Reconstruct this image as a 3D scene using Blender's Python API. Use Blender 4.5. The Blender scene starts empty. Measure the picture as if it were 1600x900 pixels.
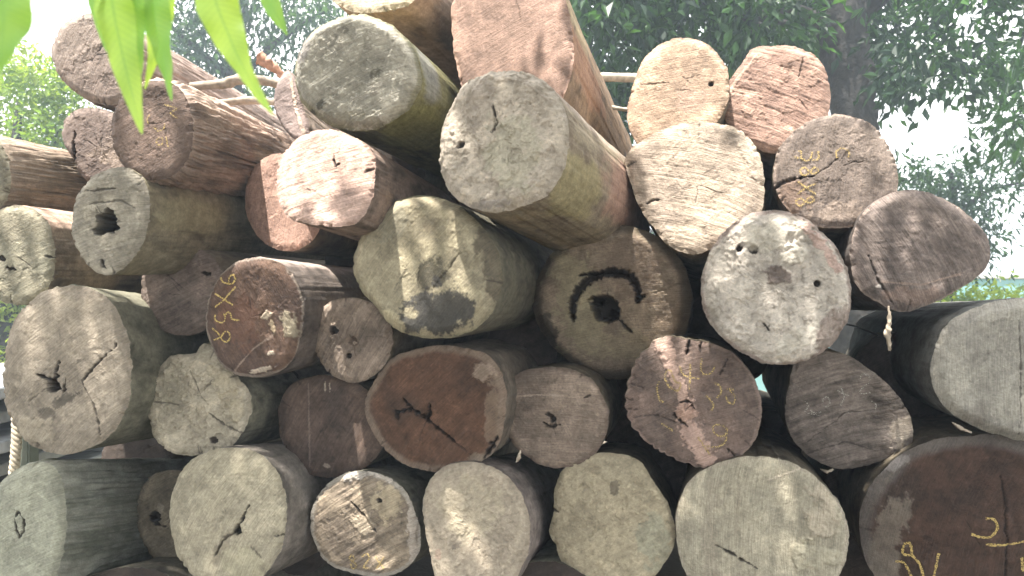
import bpy, math, random
import numpy as np
from mathutils import Vector, Matrix

# ---------------------------------------------------------------- camera, sky, sun
sc = bpy.context.scene
COL = sc.collection
F_PX = 1232.0
CAM_Z = 1.47
PITCH = math.atan(20 / F_PX)
cam_d = bpy.data.cameras.new('camera')
cam_d.sensor_width = 36.0
cam_d.lens = 36.0 * F_PX / 1600.0
cam_d.clip_start = 0.02
cam_d.clip_end = 500
cam_d.dof.use_dof = True
cam_d.dof.focus_distance = 2.75
cam_d.dof.aperture_fstop = 5.6
cam = bpy.data.objects.new('camera', cam_d)
COL.objects.link(cam)
cam.location = (0, 0, CAM_Z)
cam.rotation_euler = (math.pi / 2 + PITCH, 0, 0)
sc.camera = cam

HAZE = .0095
SUN_EL = 70.0      # degrees above the horizon
SUN_AZ = 215.0     # compass angle of the sun, 180 = behind the camera
world = bpy.data.worlds.new('World')
sc.world = world
world.use_nodes = True
wn = world.node_tree.nodes
wl = world.node_tree.links
wn.clear()
w_out = wn.new('ShaderNodeOutputWorld')
w_bg = wn.new('ShaderNodeBackground')
w_sky = wn.new('ShaderNodeTexSky')
w_sky.sky_type = 'NISHITA'
w_sky.sun_disc = False
w_sky.sun_elevation = math.radians(SUN_EL)
w_sky.sun_rotation = math.radians(SUN_AZ)
w_sky.air_density = 1.0
w_sky.dust_density = 3.5
w_sky.ozone_density = 1.0
w_bg.inputs['Strength'].default_value = 0.15
w_tc = wn.new('ShaderNodeTexCoord')
w_n = wn.new('ShaderNodeTexNoise'); w_n.inputs['Scale'].default_value = 2.2; w_n.inputs['Detail'].default_value = 6
w_mr = wn.new('ShaderNodeMapRange')
w_mr.inputs['From Min'].default_value = .35; w_mr.inputs['From Max'].default_value = .6
w_mr.inputs['To Min'].default_value = .55; w_mr.inputs['To Max'].default_value = .92
w_mx = wn.new('ShaderNodeMix'); w_mx.data_type = 'RGBA'
w_mx.inputs[7].default_value = (6.6, 6.5, 6.3, 1)          # added white, whitens the sky and neutralises its light
wl.new(w_tc.outputs['Generated'], w_n.inputs['Vector']); wl.new(w_n.outputs['Fac'], w_mr.inputs['Value'])
wl.new(w_mr.outputs[0], w_mx.inputs[0]); wl.new(w_sky.outputs[0], w_mx.inputs[6]); wl.new(w_mx.outputs[2], w_bg.inputs[0])
wl.new(w_bg.outputs[0], w_out.inputs[0])

sun_d = bpy.data.lights.new('sun', 'SUN')
sun_d.energy = 4.2
sun_d.angle = math.radians(0.6)
sun_d.color = (1.0, 0.95, 0.87)
sun = bpy.data.objects.new('sun', sun_d)
COL.objects.link(sun)
_az, _el = math.radians(SUN_AZ), math.radians(SUN_EL)
SUN_DIR = Vector((math.sin(_az) * math.cos(_el), math.cos(_az) * math.cos(_el), math.sin(_el)))
sun.rotation_euler = SUN_DIR.to_track_quat('Z', 'Y').to_euler()
sun.location = SUN_DIR * 12

sc.view_settings.view_transform = 'Standard'
sc.view_settings.look = 'None'
sc.view_settings.gamma = 1.0
sc.view_settings.exposure = 1.97
sc.view_settings.use_curve_mapping = False
sc.cycles.max_bounces = 8
sc.cycles.transparent_max_bounces = 12
sc.cycles.volume_bounces = 0
sc.cycles.use_denoising = True

FWD = np.array([0, math.cos(PITCH), math.sin(PITCH)])
UPV = np.array([0, -math.sin(PITCH), math.cos(PITCH)])
RGT = np.array([1.0, 0, 0])
CAM = np.array([0, 0, CAM_Z])

def ray(px, py):
    return RGT * ((px - 800) / F_PX) + UPV * ((450 - py) / F_PX) + FWD

def at(px, py, d):
    """Place whose distance along the view direction is d."""
    return CAM + ray(px, py) * d

# ---------------------------------------------------------------- noise
def _hash(i, j, k, seed):
    n = (i.astype(np.int64) * 374761393 + j.astype(np.int64) * 668265263 + k.astype(np.int64) * 2147483647 + int(seed) * 974711)
    n = (n ^ (n >> 13)) & 0xffffffff
    n = (n * 1274126177) & 0xffffffff
    n = n ^ (n >> 16)
    n = (n * 2246822519) & 0xffffffff
    n = n ^ (n >> 15)
    return (n & 0xffff) / 65535.0

def vnoise(x, y, z, seed=0):
    x = np.asarray(x, float); y = np.asarray(y, float) + 0 * x; z = np.asarray(z, float) + 0 * x
    xi, yi, zi = np.floor(x), np.floor(y), np.floor(z)
    fx, fy, fz = x - xi, y - yi, z - zi
    fx = fx * fx * (3 - 2 * fx); fy = fy * fy * (3 - 2 * fy); fz = fz * fz * (3 - 2 * fz)
    r = 0
    for a in (0, 1):
        wx = fx if a else 1 - fx
        for b in (0, 1):
            wy = fy if b else 1 - fy
            for c in (0, 1):
                wz = fz if c else 1 - fz
                r = r + wx * wy * wz * _hash(xi + a, yi + b, zi + c, seed)
    return r * 2 - 1

def fbm(x, y, z, seed=0, oct=4, gain=0.5):
    s, a, t = 0, 1.0, 0
    for o in range(oct):
        s = s + a * vnoise(x * 2 ** o, y * 2 ** o, z * 2 ** o, seed + 17 * o)
        t += a; a *= gain
    return s / t

def sstep(a, b, x):
    t = np.clip((x - a) / (b - a), 0, 1)
    return t * t * (3 - 2 * t)

def mixc(c, c2, m):
    return c * (1 - m[:, None]) + np.asarray(c2)[None, :] * m[:, None]

def segdist(x, y, pts):
    d = np.full(x.shape, 1e9); tt = np.zeros(x.shape)
    n = len(pts) - 1
    for k in range(n):
        ax, ay = pts[k]; bx, by = pts[k + 1]
        vx, vy = bx - ax, by - ay
        L2 = vx * vx + vy * vy + 1e-12
        t = np.clip(((x - ax) * vx + (y - ay) * vy) / L2, 0, 1)
        dd = np.hypot(x - ax - t * vx, y - ay - t * vy)
        m = dd < d
        d = np.where(m, dd, d); tt = np.where(m, (k + t) / n, tt)
    return d, tt

# ---------------------------------------------------------------- materials
def nodes_of(name):
    m = bpy.data.materials.new(name)
    m.use_nodes = True
    nt = m.node_tree
    return m, nt, nt.nodes['Principled BSDF']

def make_wood(name, uvs, bump, rough, fine):
    """Colour comes with the mesh; grain, pores and dirt specks are added here."""
    m, nt, bs = nodes_of(name)
    N, Lk = nt.nodes, nt.links
    at_ = N.new('ShaderNodeAttribute'); at_.attribute_name = 'Col'
    uv = N.new('ShaderNodeUVMap'); uv.uv_map = 'grain'
    mp = N.new('ShaderNodeMapping'); mp.inputs['Scale'].default_value = uvs
    Lk.new(uv.outputs[0], mp.inputs[0])
    n1 = N.new('ShaderNodeTexNoise'); n1.inputs['Scale'].default_value = 1; n1.inputs['Detail'].default_value = 7; n1.inputs['Roughness'].default_value = 0.65
    Lk.new(mp.outputs[0], n1.inputs['Vector'])
    tc = N.new('ShaderNodeTexCoord')
    n2 = N.new('ShaderNodeTexNoise'); n2.inputs['Scale'].default_value = 130; n2.inputs['Detail'].default_value = 6; n2.inputs['Roughness'].default_value = 0.7
    Lk.new(tc.outputs['Object'], n2.inputs['Vector'])
    n3 = N.new('ShaderNodeTexNoise'); n3.inputs['Scale'].default_value = 22; n3.inputs['Detail'].default_value = 5
    Lk.new(tc.outputs['Object'], n3.inputs['Vector'])
    def ramp(src, a, b, lo, hi):
        r = N.new('ShaderNodeMapRange')
        r.inputs['From Min'].default_value = a; r.inputs['From Max'].default_value = b
        r.inputs['To Min'].default_value = lo; r.inputs['To Max'].default_value = hi
        Lk.new(src, r.inputs['Value']); return r.outputs[0]
    r1 = ramp(n1.outputs['Fac'], .3, .7, 1 - fine, 1 + fine)
    r2 = ramp(n2.outputs['Fac'], .3, .7, 1 - fine * .8, 1 + fine * .8)
    r3 = ramp(n3.outputs['Fac'], .3, .7, 1 - fine * .7, 1 + fine * .7)
    def mul(a, b):
        q = N.new('ShaderNodeMath'); q.operation = 'MULTIPLY'
        Lk.new(a, q.inputs[0]); Lk.new(b, q.inputs[1]); return q.outputs[0]
    f = mul(mul(r1, r2), r3)
    vm = N.new('ShaderNodeVectorMath'); vm.operation = 'SCALE'
    Lk.new(at_.outputs['Color'], vm.inputs[0]); Lk.new(f, vm.inputs['Scale'])
    Lk.new(vm.outputs[0], bs.inputs['Base Color'])
    bs.inputs['Roughness'].default_value = rough
    bs.inputs['Specular IOR Level'].default_value = 0.25
    ad = N.new('ShaderNodeMath'); ad.operation = 'ADD'
    Lk.new(n1.outputs['Fac'], ad.inputs[0]); Lk.new(n2.outputs['Fac'], ad.inputs[1])
    bu = N.new('ShaderNodeBump'); bu.inputs['Strength'].default_value = bump; bu.inputs['Distance'].default_value = 0.004
    Lk.new(ad.outputs[0], bu.inputs['Height']); Lk.new(bu.outputs[0], bs.inputs['Normal'])
    return m

M_END = make_wood('sawn_wood_end', (16, 240, 1), 1.0, 0.82, 0.24)
M_MUD = make_wood('dried_mud_on_wood_end', (34, 70, 1), 1.0, 0.88, 0.2)
M_SIDE = make_wood('weathered_log_side', (32, 46, 1), 0.8, 0.85, 0.24)
M_FUR = make_wood('furrowed_log_side', (9, 80, 1), 0.9, 0.85, 0.26)

def make_plain(name, col, rough=.8, scale=30, var=.3, bump=.3, dist=.004):
    m, nt, bs = nodes_of(name)
    N, Lk = nt.nodes, nt.links
    tc = N.new('ShaderNodeTexCoord')
    n = N.new('ShaderNodeTexNoise'); n.inputs['Scale'].default_value = scale; n.inputs['Detail'].default_value = 6
    Lk.new(tc.outputs['Object'], n.inputs['Vector'])
    cr = N.new('ShaderNodeValToRGB')
    cr.color_ramp.elements[0].position = .3; cr.color_ramp.elements[1].position = .7
    cr.color_ramp.elements[0].color = [c * (1 - var) for c in col] + [1]
    cr.color_ramp.elements[1].color = [min(1, c * (1 + var)) for c in col] + [1]
    Lk.new(n.outputs['Fac'], cr.inputs[0]); Lk.new(cr.outputs[0], bs.inputs['Base Color'])
    bs.inputs['Roughness'].default_value = rough
    bs.inputs['Specular IOR Level'].default_value = 0.3
    bu = N.new('ShaderNodeBump'); bu.inputs['Strength'].default_value = bump; bu.inputs['Distance'].default_value = dist
    Lk.new(n.outputs['Fac'], bu.inputs['Height']); Lk.new(bu.outputs[0], bs.inputs['Normal'])
    return m

def make_chalk(name, col, cover):
    m, nt, bs = nodes_of(name)
    N, Lk = nt.nodes, nt.links
    tc = N.new('ShaderNodeTexCoord')
    n = N.new('ShaderNodeTexNoise'); n.inputs['Scale'].default_value = 260; n.inputs['Detail'].default_value = 4
    Lk.new(tc.outputs['Object'], n.inputs['Vector'])
    r = N.new('ShaderNodeMapRange')
    r.inputs['From Min'].default_value = .62 - cover * .25; r.inputs['From Max'].default_value = .72 - cover * .25
    r.inputs['To Min'].default_value = 0.12
    Lk.new(n.outputs['Fac'], r.inputs['Value']); Lk.new(r.outputs[0], bs.inputs['Alpha'])
    bs.inputs['Base Color'].default_value = (*col, 1)
    bs.inputs['Roughness'].default_value = .9
    return m

M_YEL = make_chalk('yellow_paint', (.55, .40, .14), .85)
M_ORG = make_chalk('yellow_crayon', (.50, .37, .15), .62)
M_PAL = make_chalk('pale_crayon', (.52, .48, .42), .55)

def make_leaf(name, c1, c2, trans=.55, rough=.42):
    m, nt, bs = nodes_of(name)
    N, Lk = nt.nodes, nt.links
    a = N.new('ShaderNodeAttribute'); a.attribute_name = 'tint'
    mx = N.new('ShaderNodeMix'); mx.data_type = 'RGBA'
    Lk.new(a.outputs['Fac'], mx.inputs[0])
    mx.inputs[6].default_value = (*c1, 1); mx.inputs[7].default_value = (*c2, 1)
    Lk.new(mx.outputs[2], bs.inputs['Base Color'])
    bs.inputs['Roughness'].default_value = rough
    bs.inputs['Specular IOR Level'].default_value = .35
    tr = N.new('ShaderNodeBsdfTranslucent')
    vm = N.new('ShaderNodeVectorMath'); vm.operation = 'MULTIPLY'
    Lk.new(mx.outputs[2], vm.inputs[0]); vm.inputs[1].default_value = (2.0, 1.95, .85)
    Lk.new(vm.outputs[0], tr.inputs[0])
    ms = N.new('ShaderNodeMixShader'); ms.inputs[0].default_value = trans
    out = N['Material Output']
    Lk.new(bs.outputs[0], ms.inputs[1]); Lk.new(tr.outputs[0], ms.inputs[2]); Lk.new(ms.outputs[0], out.inputs[0])
    return m

# ---------------------------------------------------------------- mesh helpers
def mesh_obj(name, V, F, mat, parent=None, smooth=True, cols=None, uvs=None, tint=None, loc=None, mw=None):
    me = bpy.data.meshes.new(name)
    V = np.asarray(V, dtype=np.float32); 
    quads = np.asarray(F, dtype=np.int32)
    k = quads.shape[1]
    me.vertices.add(len(V)); me.vertices.foreach_set('co', V.ravel())
    me.loops.add(quads.size); me.loops.foreach_set('vertex_index', quads.ravel())
    me.polygons.add(len(quads))
    me.polygons.foreach_set('loop_start', np.arange(0, quads.size, k, dtype=np.int32))
    me.polygons.foreach_set('loop_total', np.full(len(quads), k, dtype=np.int32))
    me.polygons.foreach_set('use_smooth', np.full(len(quads), smooth))
    me.update(calc_edges=True)
    if cols is not None:
        a = me.color_attributes.new('Col', 'FLOAT_COLOR', 'POINT')
        c = np.ones((len(V), 4), dtype=np.float32); c[:, :3] = cols
        a.data.foreach_set('color', c.ravel())
    if uvs is not None:
        u = me.uv_layers.new(name='grain')
        u.data.foreach_set('uv', np.asarray(uvs, dtype=np.float32)[quads.ravel()].ravel())
    if tint is not None:
        a = me.attributes.new('tint', 'FLOAT', 'POINT')
        a.data.foreach_set('value', np.asarray(tint, dtype=np.float32))
    me.validate()
    me.materials.append(mat)
    o = bpy.data.objects.new(name, me)
    COL.objects.link(o)
    if parent is not None: o.parent = parent
    if loc is not None: o.location = loc
    return o

def tag(o, label, cat, group=None, kind=None):
    if label: o['label'] = label
    if cat: o['category'] = cat
    if group: o['group'] = group
    if kind: o['kind'] = kind
    return o

def empty(name, loc=(0, 0, 0)):
    o = bpy.data.objects.new(name, None)
    o.empty_display_size = .1
    COL.objects.link(o); o.location = loc
    return o

def tube(pts, rads, sides=8, seed=0, bumpy=.08):
    pts = np.asarray(pts, float); n = len(pts)
    V, Fc = [], []
    for i in range(n):
        t = pts[min(i + 1, n - 1)] - pts[max(i - 1, 0)]
        t = t / (np.linalg.norm(t) + 1e-9)
        ref = np.array([0, 0, 1.0]) if abs(t[2]) < .9 else np.array([1.0, 0, 0])
        u = np.cross(t, ref); u /= np.linalg.norm(u); v = np.cross(t, u)
        for s in range(sides):
            a = 2 * math.pi * s / sides
            r = rads[i] * (1 + bumpy * float(vnoise(np.array([i * .7]), s * 1.7, seed, seed)[0]))
            V.append(pts[i] + (u * math.cos(a) + v * math.sin(a)) * r)
    for i in range(n - 1):
        for s in range(sides):
            b = (s + 1) % sides
            Fc.append((i * sides + s, i * sides + b, (i + 1) * sides + b, (i + 1) * sides + s))
    c0 = len(V); V.append(pts[0]); c1 = len(V); V.append(pts[-1])
    for s in range(sides):
        b = (s + 1) % sides
        Fc.append((c0, b, s, s)); Fc.append((c1, (n - 1) * sides + s, (n - 1) * sides + b, (n - 1) * sides + b))
    return V, Fc

def tube_obj(name, pts, rads, mat, parent=None, sides=8, seed=0, bumpy=.08):
    V, Fc = tube(pts, rads, sides, seed, bumpy)
    q = [f for f in Fc if len(set(f)) == 4]
    t = [f[:3] for f in Fc if len(set(f)) == 3]
    me = bpy.data.meshes.new(name)
    me.from_pydata([tuple(v) for v in V], [], q + t)
    me.polygons.foreach_set('use_smooth', [True] * len(me.polygons))
    me.materials.append(mat)
    o = bpy.data.objects.new(name, me); COL.objects.link(o)
    if parent: o.parent = parent
    return o

def box(name, lo, hi, mat, parent=None, bev=0.0):
    import bmesh
    bm = bmesh.new()
    bmesh.ops.create_cube(bm, size=1)
    for v in bm.verts:
        v.co = Vector([lo[i] + (v.co[i] + .5) * (hi[i] - lo[i]) for i in range(3)])
    if bev: bmesh.ops.bevel(bm, geom=bm.edges[:], offset=bev, segments=2, affect='EDGES')
    me = bpy.data.meshes.new(name); bm.to_mesh(me); bm.free()
    me.materials.append(mat)
    o = bpy.data.objects.new(name, me); COL.objects.link(o)
    if parent: o.parent = parent
    return o

# ---------------------------------------------------------------- ground
m, nt, bs = nodes_of('packed_earth_and_grass')
N, Lk = nt.nodes, nt.links
tc = N.new('ShaderNodeTexCoord'); n = N.new('ShaderNodeTexNoise'); n.inputs['Scale'].default_value = .5; n.inputs['Detail'].default_value = 9
Lk.new(tc.outputs['Object'], n.inputs['Vector'])
cr = N.new('ShaderNodeValToRGB'); cr.color_ramp.elements[0].position = .52; cr.color_ramp.elements[1].position = .66
cr.color_ramp.elements[0].color = (.16, .125, .09, 1); cr.color_ramp.elements[1].color = (.10, .16, .03, 1)
Lk.new(n.outputs['Fac'], cr.inputs[0]); Lk.new(cr.outputs[0], bs.inputs['Base Color']); bs.inputs['Roughness'].default_value = .95
bu = N.new('ShaderNodeBump'); bu.inputs['Strength'].default_value = .6; n5 = N.new('ShaderNodeTexNoise'); n5.inputs['Scale'].default_value = 25; n5.inputs['Detail'].default_value = 8
Lk.new(tc.outputs['Object'], n5.inputs['Vector']); Lk.new(n5.outputs['Fac'], bu.inputs['Height']); bu.inputs['Distance'].default_value = .03
Lk.new(bu.outputs[0], bs.inputs['Normal'])
gx = np.concatenate([np.linspace(-70, -14, 9), np.linspace(-12, 14, 60), np.linspace(16, 70, 9)])
gy = np.concatenate([np.linspace(-50, -6, 8), np.linspace(-5, 26, 70), np.linspace(30, 90, 10)])
GX, GY = np.meshgrid(gx, gy)
GZ = fbm(GX.ravel() * .4, GY.ravel() * .4, 0, 5) * .05 - .02
V = np.stack([GX.ravel(), GY.ravel(), GZ], 1)
nx, ny = len(gx), len(gy)
ii = np.arange(nx - 1)[None, :] + np.arange(ny - 1)[:, None] * nx
Fq = np.stack([ii, ii + 1, ii + 1 + nx, ii + nx], -1).reshape(-1, 4)
g = mesh_obj('ground', V, Fq, m)
tag(g, None, None, kind='structure')

# ---------------------------------------------------------------- logs
DS = 1.25
C_GY = (.37, .335, .275); C_GN = (.33, .32, .25); C_YL = (.40, .36, .265); C_PK = (.48, .33, .27)
C_BR = (.135, .07, .048); C_DK = (.07, .058, .05); C_WH = (.46, .45, .40); C_TN = (.34, .25, .19); C_RD = (.36, .20, .15)  # C_DK lowered so the gap fillers carry the shade in their colour
C_BODY = (.15, .125, .09); C_BDK = (.06, .05, .04); C_MOSS = (.17, .17, .07); C_BPK = (.42, .31, .26)
C_HOLE = (.022, .017, .014)
GROUP = 'logs stacked in the pile'

def catmull(P, n=24):
    P = np.asarray(P, float); m_ = len(P); out = []
    for i in range(m_):
        p0, p1, p2, p3 = P[(i - 1) % m_], P[i], P[(i + 1) % m_], P[(i + 2) % m_]
        for k in range(n):
            t = k / n
            out.append(.5 * ((2 * p1) + (-p0 + p2) * t + (2 * p0 - 5 * p1 + 4 * p2 - p3) * t * t + (-p0 + 3 * p1 - 3 * p2 + p3) * t ** 3))
    return np.array(out)

class Log:
    def __init__(s, label, poly, D, vp=(1100, 480), col=C_GY, col2=None, side=C_BODY, side2=C_BDK, tilt=0, yaw=0, length=2.3,
                 kerf=30, kstr=.5, rough=1.0, bevel=.012, rim=None, rimw=.05, ring=.12, edge=.013, serr=0, groove=.012, taper=.03,
                 pith=None, feats=(), write=(), wmat=None, ww=2.6, mud=False, seed=None, nr=72, nt=300, side_blobs=(), wlabel=None, rays=5, mottle=1.0, wild=0.0):
        s.seed = seed if seed is not None else int(sum(p[0] * 3 + p[1] * 7 for p in poly)) % 9973
        rng = np.random.RandomState(s.seed)
        P = catmull(poly)
        cx, cy = (P[:, 0].min() + P[:, 0].max()) / 2, (P[:, 1].min() + P[:, 1].max()) / 2
        D *= DS
        O = at(cx, cy, D)
        a = ray(*vp); a = a / np.linalg.norm(a)
        X = np.cross(a, [0, 0, 1.0]); X /= np.linalg.norm(X)
        Y = np.cross(X, a)                       # roughly up
        # the saw cut is tilted a little against the axis
        t, w = math.radians(tilt), math.radians(yaw)
        nrm = -a + math.tan(t) * Y + math.tan(w) * X
        nrm /= np.linalg.norm(nrm)
        s.O, s.a, s.X, s.Y, s.n = O, a, X, Y, nrm
        s.mpp = D / F_PX
        L2 = np.array([s.loc2(p) for p in P])
        th = np.arctan2(L2[:, 1], L2[:, 0]); rr = np.hypot(L2[:, 0], L2[:, 1])
        o = np.argsort(th); th, rr = th[o], rr[o]
        s.th = np.concatenate([th - 2 * np.pi, th, th + 2 * np.pi]); s.rr = np.concatenate([rr, rr, rr])
        s.R = rr.mean()
        s.edge, s.serr = edge, serr
        s.kerf, s.kstr, s.rough, s.bevel = math.radians(kerf), kstr, rough, bevel
        s.col, s.col2 = np.array(col), np.array(col2 if col2 is not None else np.array(col) * .72)
        s.rimc = np.array(rim) if rim is not None else np.array(col) * .75
        s.rimw, s.ring, s.mottle, s.mud = rimw, ring, mottle, mud
        s.pith = s.loc2(pith) if pith else (rng.uniform(-.12, .12) * s.R, rng.uniform(-.12, .12) * s.R)
        s.feats = []
        for f in feats:
            k = f[0]
            if k == 'hole':
                c = s.loc2(f[1]); s.feats.append(('hole', c, f[2] * s.mpp, f[3], (f[4] if len(f) > 4 else 1.0)))
            elif k == 'crack':
                s.feats.append(('crack', [s.loc2(p) for p in f[1]], f[2] * s.mpp * .50, f[3] * .7))
            elif k == 'blob':
                c = s.loc2(f[1]); s.feats.append(('blob', c, f[2] * s.mpp, f[3] * s.mpp, math.radians(f[4]), np.array(f[5]), f[6], f[7] if len(f) > 7 else 0))
            elif k == 'band':
                s.feats.append(('band', [s.loc2(p) for p in f[1]], f[2] * s.mpp, np.array(f[3]), f[4], f[5] if len(f) > 5 else 0))
        for k in range(rays):
            an = rng.uniform(0, 2 * np.pi); r0 = rng.uniform(.0, .12) * s.R; r1 = r0 + rng.uniform(.12, .4) * s.R
            pts = []
            for q in np.linspace(0, 1, 5):
                r_ = r0 + (r1 - r0) * q; a2 = an + rng.uniform(-.06, .06)
                pts.append((s.pith[0] + r_ * math.cos(a2), s.pith[1] + r_ * math.sin(a2)))
            s.feats.append(('crack', pts, .75 * s.mpp, .0025))
        # edge checks
        for k in range(rays):
            an = rng.uniform(0, 2 * np.pi)
            R_ = float(s.radius(np.array([an]))[0])
            pts = [(R_ * q * math.cos(an + rng.uniform(-.02, .02)), R_ * q * math.sin(an + rng.uniform(-.02, .02))) for q in (1.02, .95, rng.uniform(.8, .92))]
            s.feats.append(('crack', pts, 1.0 * s.mpp, .003))
        thing = empty('log', O); tag(thing, label, 'log', GROUP)
        s.thing = thing
        M = Matrix(((X[0], Y[0], -a[0]), (X[1], Y[1], -a[1]), (X[2], Y[2], -a[2]))).to_4x4()   # local z points out of the cut end
        thing.rotation_euler = M.to_euler()
        # ---- cut end
        TH = np.linspace(-np.pi, np.pi, nt, endpoint=False)
        RB = s.radius(TH)
        S = np.linspace(0, 1, nr + 1)[1:] ** .85
        xx = (S[:, None] * (RB * np.cos(TH))[None, :]).ravel(); yy = (S[:, None] * (RB * np.sin(TH))[None, :]).ravel()
        xx = np.concatenate([[0], xx]); yy = np.concatenate([[0], yy])
        zz, cc = s.face(xx, yy)
        V = np.stack([xx, yy, -zz], 1)
        j = np.arange(nt); j2 = (j + 1) % nt
        quads = []
        for r in range(nr - 1):
            b0 = 1 + r * nt; b1 = b0 + nt
            quads.append(np.stack([b0 + j, b0 + j2, b1 + j2, b1 + j], 1))
        inner = np.stack([np.zeros(nt // 2, int), 1 + (2 * np.arange(nt // 2) + 2) % nt, 1 + 2 * np.arange(nt // 2) + 1, 1 + 2 * np.arange(nt // 2)], 1)
        ka = s.kerf
        bend = .6 * s.R * 0 + fbm(xx * 3, yy * 3, 0, s.seed + 3, 2) * .02
        U = np.stack([xx * math.cos(ka) + yy * math.sin(ka) + s.seed * .01, -xx * math.sin(ka) + yy * math.cos(ka) + bend + (xx * math.cos(ka) + yy * math.sin(ka)) ** 2 * .35], 1)
        # winding: normals towards the viewer (-axis)
        Qf = np.concatenate(quads)[:, ::-1]
        Qf = np.concatenate([Qf, inner[:, ::-1]])
        mesh_obj('cut_end', V, Qf, M_MUD if mud else M_END, thing, cols=cc, uvs=U)
        # ---- side
        ns = 46
        zs = np.concatenate([[0], (np.linspace(0, 1, ns)[1:] ** 1.7) * length])
        rimz = zz[-nt:]; 
        ang = TH[None, :] + 0 * zs[:, None]; zz2 = zs[:, None] + 0 * TH[None, :]
        an, zf = ang.ravel(), zz2.ravel()
        gcx, gsy = np.cos(an), np.sin(an)
        g1 = fbm(gcx * 9, gsy * 9, zf * 1.2, s.seed + 5, 4, .6)
        g2 = fbm(gcx * 1.6, gsy * 1.6, zf * 1.6, s.seed + 6, 3)
        ridg = 1 - np.abs(fbm(gcx * 16 + wild * 3 * g2, gsy * 16, zf * 1.8, s.seed + 7, 3, .6)) * 2
        ramp = sstep(0, .05, zf)
        iso = fbm(gcx * 7, gsy * 7, zf * 22, s.seed + 60, 5, .6)
        if not wild: ridg = .5 + .3 * (ridg - .5)
        rmul = 1 + taper * zf + ramp * (.012 * iso + groove * g1 * .6 + groove * (ridg - .5) * .6 + .035 * g2) + groove * .5 * ramp * wild * ridg
        rmul = rmul + .030 * np.clip(fbm(gcx * 11, gsy * 11, zf * 30, s.seed + 70, 4, .7), 0, .6) * sstep(0, .004, zf) * (1 - sstep(.01, .05, zf))
        rb = (RB[None, :] + 0 * zs[:, None]).ravel()
        x3 = rb * rmul * np.cos(an); y3 = rb * rmul * np.sin(an)
        z3 = (rimz[None, :] * (1 - zs[:, None] / length)).ravel() + zf
        V = np.stack([x3, y3, -z3], 1)
        idx = np.arange(ns)[:, None] * nt
        Q = []
        for r in range(ns - 1):
            b0 = r * nt; b1 = b0 + nt
            Q.append(np.stack([b0 + j, b1 + j, b1 + j2, b0 + j2], 1))
        # far end closed with a sawn disc
        cidx = len(V); V = np.concatenate([V, [[0, 0, -length]]])
        b0 = (ns - 1) * nt; h = np.arange(nt // 2)
        Q.append(np.stack([np.full(nt // 2, cidx), b0 + (2 * h + 2) % nt, b0 + 2 * h + 1, b0 + 2 * h], 1))
        Q = np.concatenate(Q)
        base = np.tile(np.array(side)[None, :], (len(an), 1))
        sm = 0 if wild else 1
        st = fbm(gcx * (12 - 7 * sm), gsy * (12 - 7 * sm), zf * (1.5 + 9 * sm), s.seed + 8, 4, .6)
        pt = fbm(gcx * (2.2 + sm), gsy * (2.2 + sm), zf * (3.2 + 8 * sm), s.seed + 9, 5, .6)
        base = mixc(base, side2, sstep(-.1, .45, st) * .6)
        base = mixc(base, np.array(side2) * .8, sstep(.1, .5, pt) * .7)
        base = mixc(base, np.minimum(np.array(side) * 1.5, .6), sstep(.12, .5, -pt) * .55)
        base = mixc(base, np.array(side2) * .5, sstep(.45, .9, -(ridg - .5)) * (.6 - .35 * sm))
        for (ua, za, ra, rz, colr, st_) in side_blobs:
            da = (an - math.radians(ua) + np.pi) % (2 * np.pi) - np.pi
            q = np.sqrt((da / math.radians(ra)) ** 2 + ((zf - za) / rz) ** 2) + .5 * pt
            base = mixc(base, colr, (1 - sstep(.75, 1.1, q)) * st_)
        base = np.concatenate([base, base[-1:]])
        U = np.stack([zf + s.seed, an * s.R], 1); U = np.concatenate([U, [[0, 0]]])
        mesh_obj('log_side', V, Q, M_FUR if wild else M_SIDE, thing, cols=base, uvs=U)
        # ---- writing
        if write: s.writing(write, wmat or M_YEL, ww, wlabel)

    def loc2(s, p):
        r = ray(*p); t = np.dot(s.O - CAM, s.n) / np.dot(r, s.n)
        q = CAM + r * t - s.O
        return (float(np.dot(q, s.X)), float(np.dot(q, s.Y)))

    def radius(s, th):
        r = np.interp(th, s.th, s.rr)
        c, d = np.cos(th), np.sin(th)
        r = r + s.edge * s.R * (fbm(c * 5, d * 5, 0, s.seed + 1, 3) * 1.4 + np.clip(fbm(c * 14, d * 14, 0, s.seed + 2, 4, .7), -1, .12) * 1.3)
        if s.serr:
            w = sstep(-.3, .3, np.cos(th - math.radians(190)))
            r = r + s.serr * s.R * w * (np.abs(np.sin(th * 17 + 2 * vnoise(c * 3, d * 3, 0, s.seed))) - .5)
        return r

    def face(s, x, y):
        zp = (s.n[0] * 0)
        # cut plane in local coordinates
        nx, ny, nz = np.dot(s.n, s.X), np.dot(s.n, s.Y), np.dot(s.n, s.a)
        z = -(nx * x + ny * y) / nz
        th = np.arctan2(y, x); rho = np.hypot(x, y)
        pl = fbm(x * 11 + 5, y * 11, 0, s.seed + 50, 5, .62); pl2 = fbm(x * 20, y * 20 + 7, 0, s.seed + 51, 5, .62)
        pe = sstep(.0, .035, pl); pe2 = sstep(.12, .155, pl2)
        z = z + s.rough * ((.0042 if s.mud else .0016) * pe + (.003 if s.mud else .001) * pe2)
        R = s.radius(th); q = rho / R
        z = z + s.bevel * sstep(.80, 1.04, q) ** 1.5
        dpx, dpy = x - s.pith[0], y - s.pith[1]
        pr = np.hypot(dpx, dpy)
        low = fbm(x * 9, y * 9, 0, s.seed + 11, 4)
        mid = fbm(x * 30, y * 30, 0, s.seed + 12, 4, .6)
        hi = fbm(x * 110, y * 110, 0, s.seed + 13, 2)
        ka = s.kerf
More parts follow.
